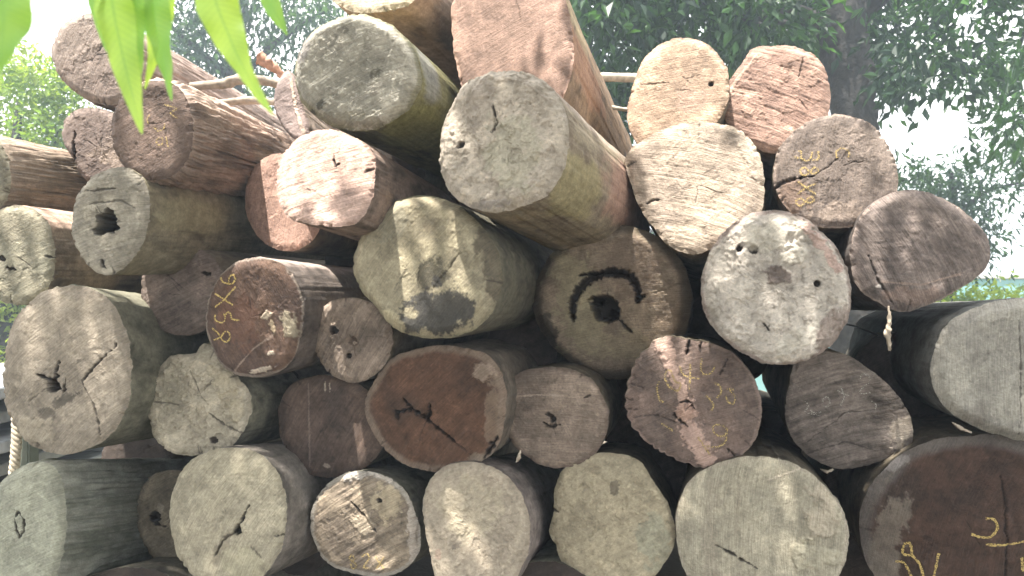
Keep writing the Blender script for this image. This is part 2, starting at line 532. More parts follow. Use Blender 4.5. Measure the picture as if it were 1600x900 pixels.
        u = x * math.cos(ka) + y * math.sin(ka); v = -x * math.sin(ka) + y * math.cos(ka) + .35 * u * u + low * .012
        k1 = vnoise(u * 9, v * 120, 0, s.seed + 14); k2 = vnoise(u * 5, v * 46, 0, s.seed + 15)
        rings = vnoise((pr + low * .02 + mid * .002) * 95, 0, 0, s.seed + 30) + .6 * vnoise((pr + low * .03) * 32, 0, 0, s.seed + 31)
        z = z + s.rough * (.0034 * low + .0013 * mid + .0004 * hi) + s.kstr * .0011 * (k1 + .8 * k2)
        c = np.tile(s.col[None, :], (len(x), 1))
        c = mixc(c, s.col2 * .9, sstep(-.25, .45, low) * .85 * s.mottle)
        c = mixc(c, s.col * 1.28, sstep(.05, .5, -low + .4 * mid) * .55 * s.mottle)
        c = mixc(c, s.col2 * .7, sstep(.15, .6, mid) * .45 * s.mottle)
        c = c * (1 + (.16 * s.kstr * (k1 + k2) + .07 * s.ring / .12 * rings * sstep(-.3, .3, low + .2))[:, None])
        sp = fbm(x * 75, y * 75, 0, s.seed + 33, 3, .6); cr = fbm(x * 52 + 3, y * 52, 0, s.seed + 34, 4, .65)
        sc1 = vnoise(u * 16, v * 230, 0, s.seed + 35); sc2 = vnoise((u + v * .6) * 150, (v - u * .6) * 12, 0, s.seed + 36)
        c = c * (1 - .28 * sstep(.34, .7, sp) + .26 * sstep(.3, .6, cr) - .22 * s.kstr * sstep(.35, .9, sc1) + .16 * sstep(.55, .95, sc2))[:, None]
        chip = fbm(np.cos(th) * 13, np.sin(th) * 13, q * 5, s.seed + 38, 3, .6)
        z = z + .010 * sstep(.12, .5, chip) * sstep(.93 - .05 * chip, 1.0, q)
        c = c * (1 + .35 * sstep(.1, .5, chip) * sstep(.94, .98, q))[:, None]
        z = z - (.0022 if s.mud else .0009) * s.rough * sstep(.1, .5, cr)
        c = c * (1 + .10 * hi - .10 * s.mottle * pe - .12 * s.mottle * pe2)[:, None]
        rim = sstep(1 - s.rimw * 1.6, 1 - s.rimw * .6, q + .05 * low + .03 * mid)
        c = mixc(c, s.rimc, rim * .85)
        for f in s.feats:
            if f[0] == 'hole':
                _, cc, r, dep, irr = f
                d = np.hypot(x - cc[0], y - cc[1]) / r
                an = np.arctan2(y - cc[1], x - cc[0])
                d = d * (1 + .35 * irr * fbm(np.cos(an) * 2, np.sin(an) * 2, 0, s.seed + int(cc[0] * 999) % 97, 3)) + .1 * mid
                m_ = 1 - sstep(.75, 1.05, d)
                z = z + dep * m_
                c = mixc(c, C_HOLE, (1 - sstep(.8, 1.15, d)) * .95)
            elif f[0] == 'crack':
                _, pts, w, dep = f
                jag = np.clip(2.4 * s.mpp / w, .22, 1)
                wob = .0045 * jag * fbm(x * 45, y * 45, 0, s.seed + 21, 3)
                d, t = segdist(x + wob, y - wob, pts)
                ww = w * (.35 + .9 * np.sin(np.pi * np.clip(.12 + .8 * t, 0, 1))) * np.clip(1 + 1.5 * jag * fbm(x * 90, y * 90, 0, s.seed + 27, 2), .25, 2.2)
                dd = d / np.maximum(ww, 1e-5)
                fade = np.clip(w / (1.6 * s.mpp), .35, 1)
                z = z + dep * (1 - sstep(.2, 1.0, dd * .8))
                c = mixc(c, C_HOLE, (1 - sstep(.35 + .4 * (1 - jag), 1.15 - .2 * (1 - jag), dd * .8)) * .95 * fade)
            elif f[0] == 'blob':
                _, cc, rx, ry, rot, colr, st, raise_ = f
                ax = x - cc[0]; ay = y - cc[1]
                bx = ax * math.cos(rot) + ay * math.sin(rot); by = -ax * math.sin(rot) + ay * math.cos(rot)
                fq = min(max(1.1 / min(rx, ry), 26), 110)
                d = np.sqrt((bx / rx) ** 2 + (by / ry) ** 2) + .85 * fbm(x * fq, y * fq, 0, s.seed + 22, 5, .65)
                m_ = 1 - sstep(.8, 1.05, d)
                c = mixc(c, colr * (1 + .35 * mid + .2 * low)[:, None], m_ * st)
                z = z - raise_ * .9 * m_ * (.7 + .9 * np.abs(mid) + .4 * hi)
            elif f[0] == 'band':
                _, pts, w, colr, st, raise_ = f
                d, t = segdist(x, y, pts)
                m_ = 1 - sstep(.7, 1.05, d / w + .9 * mid + .4 * low + .5 * hi)
                c = mixc(c, colr, m_ * st)
                z = z - raise_ * m_ * (.6 + np.abs(mid) + .6 * hi)
        return z, np.clip(c * np.array([1.06, .985, .94])[None, :], .008, .85)

    def writing(s, strokes, mat, w, wlabel):
        V, Q = [], []
        rng = np.random.RandomState(s.seed + 1)
        for st in strokes:
            P = np.array([s.loc2(p) for p in st])
            # resample and smooth
            if len(P) > 2:
                pts = []
                for i in range(len(P) - 1):
                    p0, p1, p2, p3 = P[max(i - 1, 0)], P[i], P[i + 1], P[min(i + 2, len(P) - 1)]
                    for k in range(7):
                        t = k / 7
                        pts.append(.5 * ((2 * p1) + (-p0 + p2) * t + (2 * p0 - 5 * p1 + 4 * p2 - p3) * t * t + (-p0 + 3 * p1 - 3 * p2 + p3) * t ** 3))
                pts.append(P[-1]); P = np.array(pts)
            else:
                P = np.array([P[0] + (P[1] - P[0]) * t for t in np.linspace(0, 1, 9)])
            T = np.gradient(P, axis=0); T /= (np.linalg.norm(T, axis=1)[:, None] + 1e-9)
            Nn = np.stack([-T[:, 1], T[:, 0]], 1)
            wd = w * s.mpp * .5 * (1 + .35 * rng.uniform(-1, 1, len(P)))
            A = P + Nn * wd[:, None]; B = P - Nn * wd[:, None]
            za, _ = s.face(A[:, 0], A[:, 1]); zb, _ = s.face(B[:, 0], B[:, 1]); zc, _ = s.face(P[:, 0], P[:, 1])
            zt = np.minimum(np.minimum(za, zb), zc) - .0022
            b = len(V)
            for i in range(len(P)):
                V.append((A[i, 0], A[i, 1], -zt[i])); V.append((B[i, 0], B[i, 1], -zt[i]))
            for i in range(len(P) - 1):
                Q.append((b + 2 * i, b + 2 * i + 1, b + 2 * i + 3, b + 2 * i + 2))
        o = mesh_obj('handwritten_number', V, Q, mat, s.thing)
        if wlabel: o['label'] = wlabel

def zz(pts, ox, oy, k):
    return [(ox + p[0] / k, oy + p[1] / k) for p in pts]

exec_logs = []
def LOG(*a, **k): exec_logs.append(Log(*a, **k)); return exec_logs[-1]

# ======================= the pile, top left to bottom right
LOG('split edged log end topmost at the far left behind hanging leaves',
    [(77,75),(85,48),(105,28),(135,18),(168,24),(198,48),(217,88),(217,128),(197,155),(163,163),(130,152),(100,132),(82,105)],
    2.42, (790,400), (.30,.26,.235), (.24,.20,.18), side=(.33,.25,.21), side2=(.2,.15,.12), groove=.07, wild=1, kerf=60, kstr=.7, length=2.2, bevel=.02,
    rim=(.2,.17,.15))
LOG('weathered round log end tucked in shade under the topmost left log',
    [(94,215),(98,187),(118,170),(150,168),(182,180),(205,210),(210,250),(198,278),(165,288),(132,282),(113,252)],
    2.38, (820,400), (.25,.21,.19), (.20,.165,.15), feats=[('crack', [(116,205),(114,240),(116,262)], 4, .03), ('blob', (172,240), 30, 22, 0, (.33,.28,.24), .6)], kstr=.3)
LOG('dark heartwood log with furrowed split side and faint yellow crayon figures',
    [(173,180),(185,150),(210,130),(245,123),(278,136),(295,172),(299,215),(288,252),(262,277),(225,281),(192,263),(172,222)],
    1.98, (790,375), (.17,.13,.11), (.125,.095,.08), side=(.34,.26,.21), side2=(.13,.10,.08), groove=.10, wild=1.6, kstr=.4, length=2.0, bevel=.015, taper=.02, rays=2,
    write=[zz(p, 0, 0, 3) for p in ([(770,490),(830,510),(800,530),(835,555)], [(700,580),(690,560),(705,540)], [(725,595),(745,615),(770,600),(775,580)],
                                    [(735,655),(760,645),(765,670),(745,680),(732,660)], [(780,640),(790,690)])], wmat=M_ORG, ww=2.2,
    side_blobs=[(70, .5, 45, .9, (.50,.38,.31), .85)])  # pale blob paints sunlight along the top of the side
LOG('log at the left edge with its cut end out of view and sunlit fibrous top',
    [(-105,270),(-95,235),(-70,212),(-35,208),(-5,220),(10,250),(14,285),(5,315),(-20,335),(-55,335),(-90,312)],
    2.15, (760,380), C_GN, side=(.30,.24,.185), side2=(.12,.10,.075), groove=.06, wild=1, side_blobs=[(80, .6, 40, 1.0, (.50,.38,.30), .8)])  # sunlit top put into the side colour
LOG('grey green log end at left edge with small dark nicks below the fibrous log',
    [(-45,400),(-28,348),(8,323),(45,324),(72,348),(83,388),(81,425),(66,460),(35,476),(0,471),(-32,445)],
    2.15, (800,420), C_GN, (.24,.25,.20), side=(.24,.19,.14), feats=[('crack', [(-5,398),(8,408)], 5, .015), ('crack', [(12,418),(25,422)], 5, .015), ('crack', [(70,400),(84,402)], 3, .01)],
    side_blobs=[(65, .3, 30, .6, (.50,.36,.28), .85)], rays=1)  # lighter patch stands in for sun on the upper side
LOG('pale round log end with ragged black hole through its middle',
    [(108,350),(115,310),(135,280),(165,264),(197,262),(222,283),(230,320),(225,362),(205,402),(176,428),(146,425),(122,400),(110,375)],
    1.98, (880,415), (.38,.365,.31), (.30,.29,.24), side=(.25,.22,.15), side2=(.11,.095,.065), pith=(163,348), kerf=15, kstr=.9, rough=1.3,
    feats=[('hole', (165,346), 17, .16, 1.5), ('hole', (155,360), 9, .1, 1.2), ('crack', [(156,405),(165,420)], 4, .012), ('crack', [(135,298),(180,294)], 2.5, .006), ('crack', [(138,318),(190,314),(210,325)], 2, .004)],
    length=2.0, mottle=.7, side_blobs=[(10,.3,30,.25,(.32,.29,.18),.7)])
LOG('small brown log end with arcing saw marks left of the yellow numbered log',
    [(217,455),(222,420),(240,396),(272,385),(307,389),(333,405),(348,440),(343,482),(317,515),(281,525),(245,512),(225,485)],
    2.3, (900,450), (.20,.165,.145), (.16,.135,.12), kerf=25, kstr=.9, feats=[('crack', [(253,405),(262,430),(285,450)], 2, .005), ('crack', [(317,426),(328,428)], 7, .02)], rays=2)
LOG('red brown log end with yellow painted figures down its left side and chipped resin',
    [(317,510),(322,465),(340,430),(370,406),(405,402),(437,413),(460,440),(470,475),(467,520),(455,560),(430,583),(395,590),(360,584),(334,560)],
    2.1, (980,470), tilt=-13, col=(.155,.105,.08), col2=(.11,.08,.068), side=(.17,.14,.12), side2=(.06,.05,.045), kerf=-60, kstr=.5, bevel=.02, rim=(.26,.23,.2), rimw=.025, rays=2,
    feats=[('blob', (417,493), 10, 7, 40, (.52,.46,.36), .9, .006), ('blob', (428,512), 6, 12, 15, (.45,.38,.27), .8, .004), ('blob', (452,505), 16, 18, 0, (.36,.33,.25), .85, .003),
           ('blob', (408,578), 22, 4, 12, (.50,.45,.38), .9, .006), ('blob', (425,552), 7, 4, 0, (.5,.45,.38), .8, .004), ('band', [(365,580),(395,545),(425,525)], 1.5, (.3,.24,.2), .8),
           ('blob', (370,500), 34, 45, 0, (.17,.095,.068), .55)],
    write=[zz(p, 300, 380, 3) for p in ([(128,160),(150,183),(185,190),(203,170),(195,148),(178,155),(172,185)], [(205,205),(150,265),(108,300)], [(105,235),(150,262),(192,290)],
        [(110,335),(108,355),(125,370),(150,368),(155,345),(148,330)], [(155,345),(165,325),(180,330),(185,352),(205,360),(222,358)],
        [(100,455),(135,440),(155,415),(175,420),(178,445),(165,462),(145,455),(125,425),(95,398)])], ww=2.5, wlabel='yellow painted digits 9 x 3 8 running down the cut',
    side_blobs=[(80, .4, 28, .9, (.42,.34,.30), .75)])  # sun on top of the body painted as a pale blob
LOG('smallest log end with three knot holes like a face',
    [(486,530),(490,500),(505,478),(530,466),(560,467),(590,480),(608,505),(611,540),(600,570),(575,592),(545,598),(515,585),(495,560)],
    2.22, (1000,480), tilt=-14, col=(.29,.245,.205), col2=(.23,.195,.165), kerf=55, kstr=1.0, feats=[('hole', (521,516), 7, .03), ('hole', (551,534), 7, .02), ('hole', (545,556), 4.5, .02), ('blob', (551,533), 12, 12, 0, (.22,.17,.13), .5, -.002), ('blob',(551,536),4,3,0,(.4,.34,.28),.8,.012)], rays=2)
LOG('huge pale log end at left with black star shaped pith crack',
    [(0,590),(5,545),(20,500),(50,465),(85,448),(125,446),(160,462),(185,495),(200,540),(203,590),(195,640),(170,680),(135,702),(90,710),(50,700),(22,672),(5,635)],
    2.12, (840,560), tilt=-9, col=(.38,.345,.285), col2=(.31,.285,.235), side=(.22,.21,.155), side2=(.09,.085,.06), pith=(83,600), kerf=40, kstr=.3,
    feats=[('hole', (82,604), 10, .06, 1.6), ('crack', [(60,585),(82,597),(92,565)], 5, .03), ('crack', [(82,600),(100,612),(103,590)], 4, .03), ('crack', [(128,596),(150,570),(182,538)], 3, .012), ('crack', [(128,598),(148,635),(158,692)], 2.4, .008),
           ('blob', (100,625), 22, 10, 25, (.13,.12,.10), .85), ('blob', (72,648), 14, 11, 25, (.13,.12,.10), .8), ('blob', (55,670), 35, 22, 0, (.38,.35,.28), .6, .004)], rays=1)
LOG('lumpy cream log end with notched peak beside the huge pale log',
    [(228,645),(232,605),(248,570),(275,553),(300,553),(309,540),(322,536),(342,556),(362,582),(386,610),(389,640),(380,672),(355,700),(320,711),(280,713),(248,696),(232,670)],
    2.25, (900,560), (.43,.405,.325), (.35,.34,.27), side=(.2,.19,.14), rough=1.7, mud=True, edge=.02, feats=[('crack', [(235,628),(275,632)], 2, .005), ('crack', [(325,645),(350,665),(385,680)], 2.5, .006), ('blob',(350,600),20,35,30,(.45,.42,.32),.7,.006), ('blob',(370,640),14,20,0,(.45,.42,.32),.7,.008), ('hole',(332,688),6,.008)], mottle=.8)
LOG('smooth chocolate brown log end with vertical line and two white ticks',
    [(432,655),(440,620),(460,597),(495,587),(535,590),(572,610),(597,650),(599,690),(582,720),(550,740),(505,747),(470,735),(443,700)],
    2.3, (1000,520), (.105,.078,.063), (.078,.061,.052), kstr=.9, rough=.7, kerf=60, rays=3, ring=.2,
    feats=[('band', [(482,600),(484,730)], 1.5, (.22,.18,.16), .5), ('blob', (508,605), 1.6, 8, 0, (.4,.36,.3), .9), ('blob', (515,604), 1.6, 7, 0, (.4,.36,.3), .9), ('blob', (511,728), 8, 3, -20, (.3,.26,.22), .8)])
LOG('red brown heartwood log end with branching black crack and pale sapwood ring',
    [(567,640),(580,600),(605,565),(640,548),(680,540),(725,543),(765,558),(787,600),(787,650),(778,695),(747,725),(700,738),(655,735),(615,716),(585,685)],
    2.2, (1040,500), (.118,.068,.044), (.08,.051,.036), side=(.17,.14,.11), rim=(.21,.17,.135), rimw=.09, kerf=45, kstr=.6, pith=(668,655), rays=2,
    feats=[('crack', [(630,622),(645,640),(668,655),(710,690)], 5, .03), ('crack', [(620,645),(640,638),(655,645)], 5, .03), ('crack', [(668,655),(672,632)], 6, .03), ('crack', [(622,655),(618,642)], 4, .02),
           ('crack', [(710,690),(735,710)], 2, .01), ('blob', (768,650), 12, 58, 0, (.21,.17,.13), .6), ('blob', (745,720), 26, 12, 20, (.22,.19,.15), .6), ('blob', (757,580), 18, 14, 0, (.3,.25,.2), .7, .004), ('crack',[(757,715),(776,683)],5,.03)])
LOG('medium log end with small dark knot at its centre above the bottom row',
    [(783,645),(790,605),(815,580),(850,575),(890,577),(922,592),(942,620),(951,655),(942,690),(917,720),(880,732),(845,727),(810,705),(790,675)],
    2.28, (1060,520), (.27,.225,.185), (.21,.175,.145), kerf=0, kstr=.5, pith=(862,657), rim=(.15,.12,.10), rimw=.05,
    feats=[('crack', [(852,648),(862,650),(870,662)], 4, .015), ('crack', [(850,660),(862,668),(875,664)], 4, .015), ('hole', (864,656), 5, .02), ('blob', (797,633), 14, 9, 0, (.09,.07,.06), .8), ('band', [(800,620),(840,617),(880,618)], 1.3, (.42,.36,.3), .8), ('crack', [(912,622),(922,617)], 3, .01)], rays=1)
LOG('log end crossed by a pale ragged split strip and covered in yellow crayon figures',
    [(977,625),(985,585),(1005,550),(1035,527),(1080,531),(1125,541),(1160,565),(1183,600),(1191,640),(1184,680),(1160,712),(1125,732),(1090,730),(1045,712),(1010,690),(985,660)],
    2.2, (1090,500), (.20,.155,.135), (.16,.13,.115), serr=.035, edge=.012, pith=(1070,645), kerf=20, kstr=.4, rim=(.24,.19,.165), rimw=.02,
    feats=[('band', [(1036,530),(1045,570),(1062,610),(1070,645)], 12, (.48,.36,.31), .9, .006), ('band', [(1070,645),(1080,680),(1103,718)], 15, (.48,.36,.31), .9, .006), ('blob', (1070,643), 16, 18, 0, (.45,.32,.26), .9, .006),  # diagonal strip of sunlight painted as pale bands and a blob
           ('crack', [(1063,629),(1078,628),(1087,640)], 3.5, .02), ('crack', [(1054,645),(1060,657),(1075,666)], 4, .02), ('crack', [(1078,531),(1072,553)], 4, .03), ('crack', [(1096,533),(1093,548)], 3, .02),
           ('crack', [(1138,562),(1125,585)], 2.6, .015), ('crack', [(1060,660),(1020,648),(985,652)], 2, .008), ('crack', [(982,640),(1005,638)], 2.4, .01), ('crack', [(986,600),(1005,606)], 2.4, .01), ('crack', [(1160,640),(1185,655)], 2, .006), ('crack', [(1135,700),(1150,715)], 3, .012)],
    write=[zz(p, 750, 500, 3) for p in ([(840,285),(830,320),(840,370),(860,385)], [(875,235),(868,275),(890,315),(925,330),(940,300),(915,285),(895,240),(880,235)],
        [(935,215),(960,260),(1030,275)], [(985,205),(985,260),(980,325)], [(1040,180),(1035,225),(1050,255),(1085,245),(1100,215)], [(1100,295),(1125,310),(1130,340),(1110,365)],
        [(1060,355),(1080,375),(1095,400),(1085,425)], [(1150,355),(1165,385),(1190,390),(1195,360),(1175,335),(1160,325),(1190,325)],
        [(1090,505),(1110,490),(1150,500),(1155,530),(1130,545),(1100,530),(1090,505)], [(1155,530),(1150,570),(1110,595),(1060,590)], [(850,485),(905,520)], [(1020,545),(1050,590),(1080,635)])], ww=2.8, wmat=M_ORG, rays=3)
LOG('grey triangular log end with curved grain and faint pale crayon marks',
    [(1228,650),(1232,605),(1245,565),(1278,550),(1320,554),(1352,573),(1387,600),(1415,635),(1428,670),(1421,700),(1382,720),(1330,733),(1290,728),(1255,705),(1235,680)],
    2.3, (1150,500), tilt=-12, col=(.23,.205,.185), col2=(.18,.16,.145), kerf=18, kstr=1.3, ring=.5, pith=(1330,800), feats=[('blob', (1412,675), 16, 26, -20, (.44,.40,.34), .85, .003), ('crack', [(1260,690),(1320,645),(1370,640)], 2, .004), ('crack', [(1255,712),(1320,690),(1370,705)], 2, .004)],
    write=[zz(p, 1180, 450, 3) for p in ([(490,430),(500,405),(530,410),(535,440),(500,470),(490,495),(540,490)], [(315,520),(335,510),(350,530),(340,555),(320,550),(315,520)], [(385,480),(410,495),(440,505)], [(400,460),(415,510),(400,550)],
        [(230,530),(250,550),(235,580),(270,590),(305,600)], [(255,570),(280,585),(310,580)], [(545,530),(565,545),(560,580)])], wmat=M_PAL, ww=2.0, rays=2)
LOG('broad olive grey log end with dark stain spot and large dark patch low down',
    [(543,415),(555,370),(585,330),(625,307),(665,303),(705,315),(742,345),(768,383),(780,420),(775,462),(757,497),(725,521),(685,530),(640,527),(605,510),(580,480),(555,450)],
    2.0, (1040,470), (.38,.355,.255), (.32,.30,.22), side=(.13,.12,.085), side2=(.055,.05,.04), kstr=.25, kerf=50, bevel=.05, rimw=.04, rim=(.25,.24,.17), tilt=0, mud=False,
    feats=[('blob', (678,430), 28, 24, 30, (.09,.085,.065), .85), ('blob', (690,485), 58, 40, 20, (.06,.06,.057), .95), ('blob', (640,510), 26, 12, 0, (.085,.085,.08), .9), ('blob', (770,400), 26, 80, 8, (.09,.08,.06), .8), ('blob', (672,352), 18, 12, 10, (.2,.18,.13), .7),
           ('crack', [(678,450),(702,415),(720,390)], 2.2, .006), ('crack', [(615,455),(640,410)], 1.6, .003), ('blob', (610,500), 24, 14, -40, (.42,.39,.27), .8, .004), ('blob',(600,340),40,30,0,(.25,.25,.2),.5)], rays=1)
LOG('rounded dark log end with crescent shaped crack around a black hole',
    [(828,470),(838,428),(860,393),(895,365),(940,352),(990,352),(1032,371),(1062,405),(1079,450),(1076,500),(1060,542),(1025,577),(980,593),(935,593),(893,572),(858,540),(834,505)],
    2.42, (1080,500), tilt=-15, col=(.25,.21,.16), col2=(.19,.155,.12), side=(.1,.085,.06), bevel=.07, kstr=.3, kerf=10, pith=(950,480), rim=(.11,.095,.07), rimw=.10,
    feats=[('blob', (900,470), 40, 95, 15, (.27,.25,.17), .75), ('blob', (950,540), 75, 26, 0, (.27,.24,.165), .6), ('blob', (990,420), 55, 50, 0, (.15,.115,.09), .6), ('blob', (850,515), 22, 26, 0, (.06,.055,.045), .9),
           ('hole', (944,483), 22, .16, .8), ('hole', (928,470), 9, .08, 1.4), ('hole', (957,492), 9, .08), ('crack', [(960,495),(970,502),(986,518)], 4, .03),
           ('crack', [(895,498),(893,475),(905,450),(925,432),(955,424),(985,432),(998,455),(995,472)], 11.5, .08), ('crack', [(998,462),(1008,464)], 6, .04), ('crack', [(905,430),(940,425),(980,428)], 5, .05),
           ('blob', (912,470), 9, 18, -10, (.34,.31,.21), .8, .002), ('crack', [(1020,460),(1070,440)], 1.6, .003)], rays=1)
LOG('chalky white log end with plastered texture and scabby knot in its middle',
    [(1095,450),(1105,400),(1130,360),(1170,332),(1210,326),(1250,335),(1290,365),(1320,405),(1331,450),(1326,500),(1300,540),(1260,565),(1215,572),(1165,556),(1125,525),(1100,490)],
    2.05, (1150,500), (.57,.55,.50), (.48,.46,.42), side=(.2,.17,.15), side2=(.09,.07,.065), rough=1.6, mud=True, bevel=.03, kstr=.3, rim=(.25,.21,.19), rimw=.035,
    feats=[('blob', (1214,430), 24, 15, -10, (.14,.115,.105), .85, .007), ('hole', (1155,388), 5, .02), ('hole', (1178,390), 7, .02), ('hole', (1277,443), 5, .03, .4), ('crack', [(1194,506),(1202,516)], 5, .02),
           ('blob', (1200,370), 50, 26, 20, (.54,.53,.47), .8, .006), ('blob', (1245,530), 34, 16, 40, (.56,.55,.49), .8, .007), ('band', [(1255,350),(1285,385),(1312,420)], 9, (.50,.38,.34), .85, .004),  # pink band paints the sunlit upper right bevel
           ('blob', (1300,520), 20, 45, -30, (.25,.21,.19), .8), ('blob', (1115,480), 14, 60, 10, (.32,.31,.28), .6), ('blob', (1240,400), 22, 16, 30, (.56,.55,.49), .7, .008)], mottle=.8, rays=0)
LOG('heart shaped grey log end with fine arched saw rings at the right',
    [(1330,410),(1335,360),(1355,325),(1395,300),(1440,297),(1487,315),(1527,345),(1549,385),(1542,420),(1500,452),(1455,476),(1410,487),(1368,470),(1340,445)],
    2.2, (1180,470), (.235,.205,.19), (.195,.17,.16), side=(.13,.11,.1), kerf=-62, kstr=1.2, bevel=.02, rim=(.34,.29,.26), rimw=.018, ring=.4, pith=(1400,520),  # thin pale rim colour stands in for the sunlit edge
    feats=[('crack', [(1358,400),(1370,435),(1395,475)], 3, .012), ('band', [(1380,440),(1440,445),(1500,428)], 2, (.36,.29,.25), .7), ('blob', (1430,462), 40, 16, -8, (.27,.21,.18), .7), ('blob', (1373,447), 4, 3, 0, (.7,.68,.65), 1, .004)], rays=1)
LOG('grey log end high on the right with long side crack and crayon figures',
    [(1208,280),(1215,235),(1245,200),(1285,180),(1330,180),(1371,200),(1396,240),(1404,285),(1391,325),(1352,350),(1300,357),(1255,345),(1225,320)],
    2.35, (1180,470), (.22,.19,.17), (.18,.155,.14), kerf=80, kstr=.5, rim=(.32,.27,.24), rimw=.018, feats=[('crack', [(1208,295),(1228,283),(1272,275)], 4, .03), ('crack', [(1272,275),(1310,248)], 2, .006), ('blob', (1310,330), 45, 16, 0, (.34,.29,.25), .6), ('blob', (1240,310), 30, 30, 0, (.25,.18,.14), .5)],  # sunlit edge painted in as a thin pale rim
    write=[zz(p, 950, 150, 3) for p in ([(872,285),(900,290),(905,262),(890,258)], [(905,290),(930,305),(950,290),(955,262)], [(955,300),(985,295),(985,260)],
        [(900,350),(920,335),(945,355),(965,365),(985,350),(970,335),(945,355),(925,372),(905,365),(900,350)], [(890,400),(930,430),(975,460)], [(975,410),(930,430),(885,460)],
        [(880,490),(905,480),(925,495),(950,500),(965,485),(950,472),(925,495),(905,515),(885,505),(880,490)], [(1075,290),(1070,260),(1100,245),(1130,262),(1125,290)])], wmat=M_ORG, ww=2.8, rays=1)
LOG('bright cream log end with diagonal saw marks below the two topmost right logs',
    [(978,245),(1010,215),(1060,193),(1110,190),(1157,203),(1186,240),(1195,285),(1190,330),(1165,357),(1127,382),(1088,396),(1048,386),(1020,355),(992,305)],
    2.3, (1120,520), (.46,.40,.33), (.38,.33,.28), side=(.22,.18,.13), kerf=-15, kstr=.9, rough=.9, tilt=3, bevel=.01, feats=[('crack', [(980,258),(998,248)], 3, .01), ('crack', [(1010,318),(1028,311)], 3, .01), ('blob', (1170,230), 20, 45, 25, (.50,.45,.38), .6, .004), ('crack', [(1093,192),(1092,212)], 2, .008)], rays=2, edge=.014)
LOG('tan log end with single small bore hole standing left of its topmost neighbour',
    [(979,185),(988,135),(1005,92),(1040,63),(1075,57),(1110,72),(1135,105),(1139,150),(1122,187),(1090,212),(1040,228),(998,224)],
    2.45, (1150,460), (.44,.345,.265), (.37,.29,.225), tilt=7, kerf=8, kstr=.35, rough=.7, feats=[('hole', (1111,131), 4, .03, .4), ('crack', [(990,133),(1045,129)], 1.8, .004), ('crack', [(1063,117),(1080,131)], 1.8, .004), ('crack', [(1060,130),(1078,120),(1095,116)], 1.4, .003), ('blob', (1085,155), 26, 18, 0, (.34,.26,.22), .5)], rim=(.3,.23,.18), rimw=.02, rays=1, edge=.015)
LOG('reddish log end with combed saw ridges at the top right of the pile',
    [(1122,165),(1137,128),(1158,98),(1178,73),(1225,68),(1270,82),(1293,113),(1298,158),(1287,200),(1252,226),(1205,238),(1160,216),(1135,190)],
    2.45, (1190,460), (.37,.265,.22), (.31,.215,.18), tilt=6, kerf=-25, kstr=1.8, rough=1.3, side=(.28,.21,.17), feats=[('crack', [(1255,90),(1248,120)], 2.4, .008), ('crack', [(1250,155),(1262,172)], 2, .006), ('band', [(1140,140),(1165,108),(1185,85)], 5, (.48,.36,.3), .6, .003)], bevel=.02, rays=0, edge=.013)
LOG('thick rust red log rising past the top of the frame behind the pale front log',
    [(704,40),(712,-15),(745,-60),(795,-78),(848,-65),(880,-15),(893,50),(893,110),(868,165),(820,195),(765,190),(722,140)],
    2.2, (1110,520), (.28,.20,.165), (.23,.165,.135), side=(.30,.205,.13), side2=(.12,.085,.06), tilt=10, kerf=30, kstr=.3, rough=.6, rim=(.42,.3,.25), rimw=.02, side_blobs=[(-10,.3,25,.5,(.36,.19,.12),.6),(30,.2,20,.3,(.33,.27,.16),.6)], rays=1)
LOG('sunlit yellowish log end cut off by the top of the frame',
    [(500,-45),(512,-10),(530,8),(562,19),(600,16),(640,4),(662,-30),(655,-75),(620,-105),(575,-112),(530,-95)],
    2.25, (1120,500), (.50,.45,.34), (.42,.38,.3), side=(.40,.28,.19), side2=(.20,.15,.11), tilt=16, kerf=0, kstr=.8, taper=.16, side_blobs=[(-25,.35,25,.25,(.16,.15,.14),.85)])
LOG('mossy grey green log end with drooping rim above the sunlit pink log',
    [(454,120),(459,80),(480,46),(520,23),(565,18),(608,35),(640,70),(654,115),(645,152),(616,182),(575,200),(532,200),(497,186),(466,157)],
    1.97, (1030,440), tilt=-15, col=(.41,.41,.36), col2=(.34,.345,.30), side=(.22,.205,.10), side2=(.12,.11,.06), bevel=.035, kerf=20, kstr=.25, rim=(.22,.22,.15), rimw=.05,
    feats=[('blob', (585,115), 12, 6, 20, (.09,.09,.075), .85), ('blob', (500,163), 12, 5, 25, (.06,.06,.05), .9), ('blob', (482,175), 10, 5, 25, (.05,.05,.045), .9), ('blob', (535,47), 9, 5, 0, (.14,.14,.12), .7), ('blob', (575,190), 40, 8, 12, (.42,.42,.38), .7, .003), ('blob', (545,185), 70, 10, -8, (.14,.135,.10), .6), ('blob', (470,80), 14, 30, -20, (.2,.19,.2), .6)],
    side_blobs=[(-55, .25, 35, .35, (.24,.235,.09), .8), (5,.12,25,.12,(.26,.26,.25),.7)], rays=0)
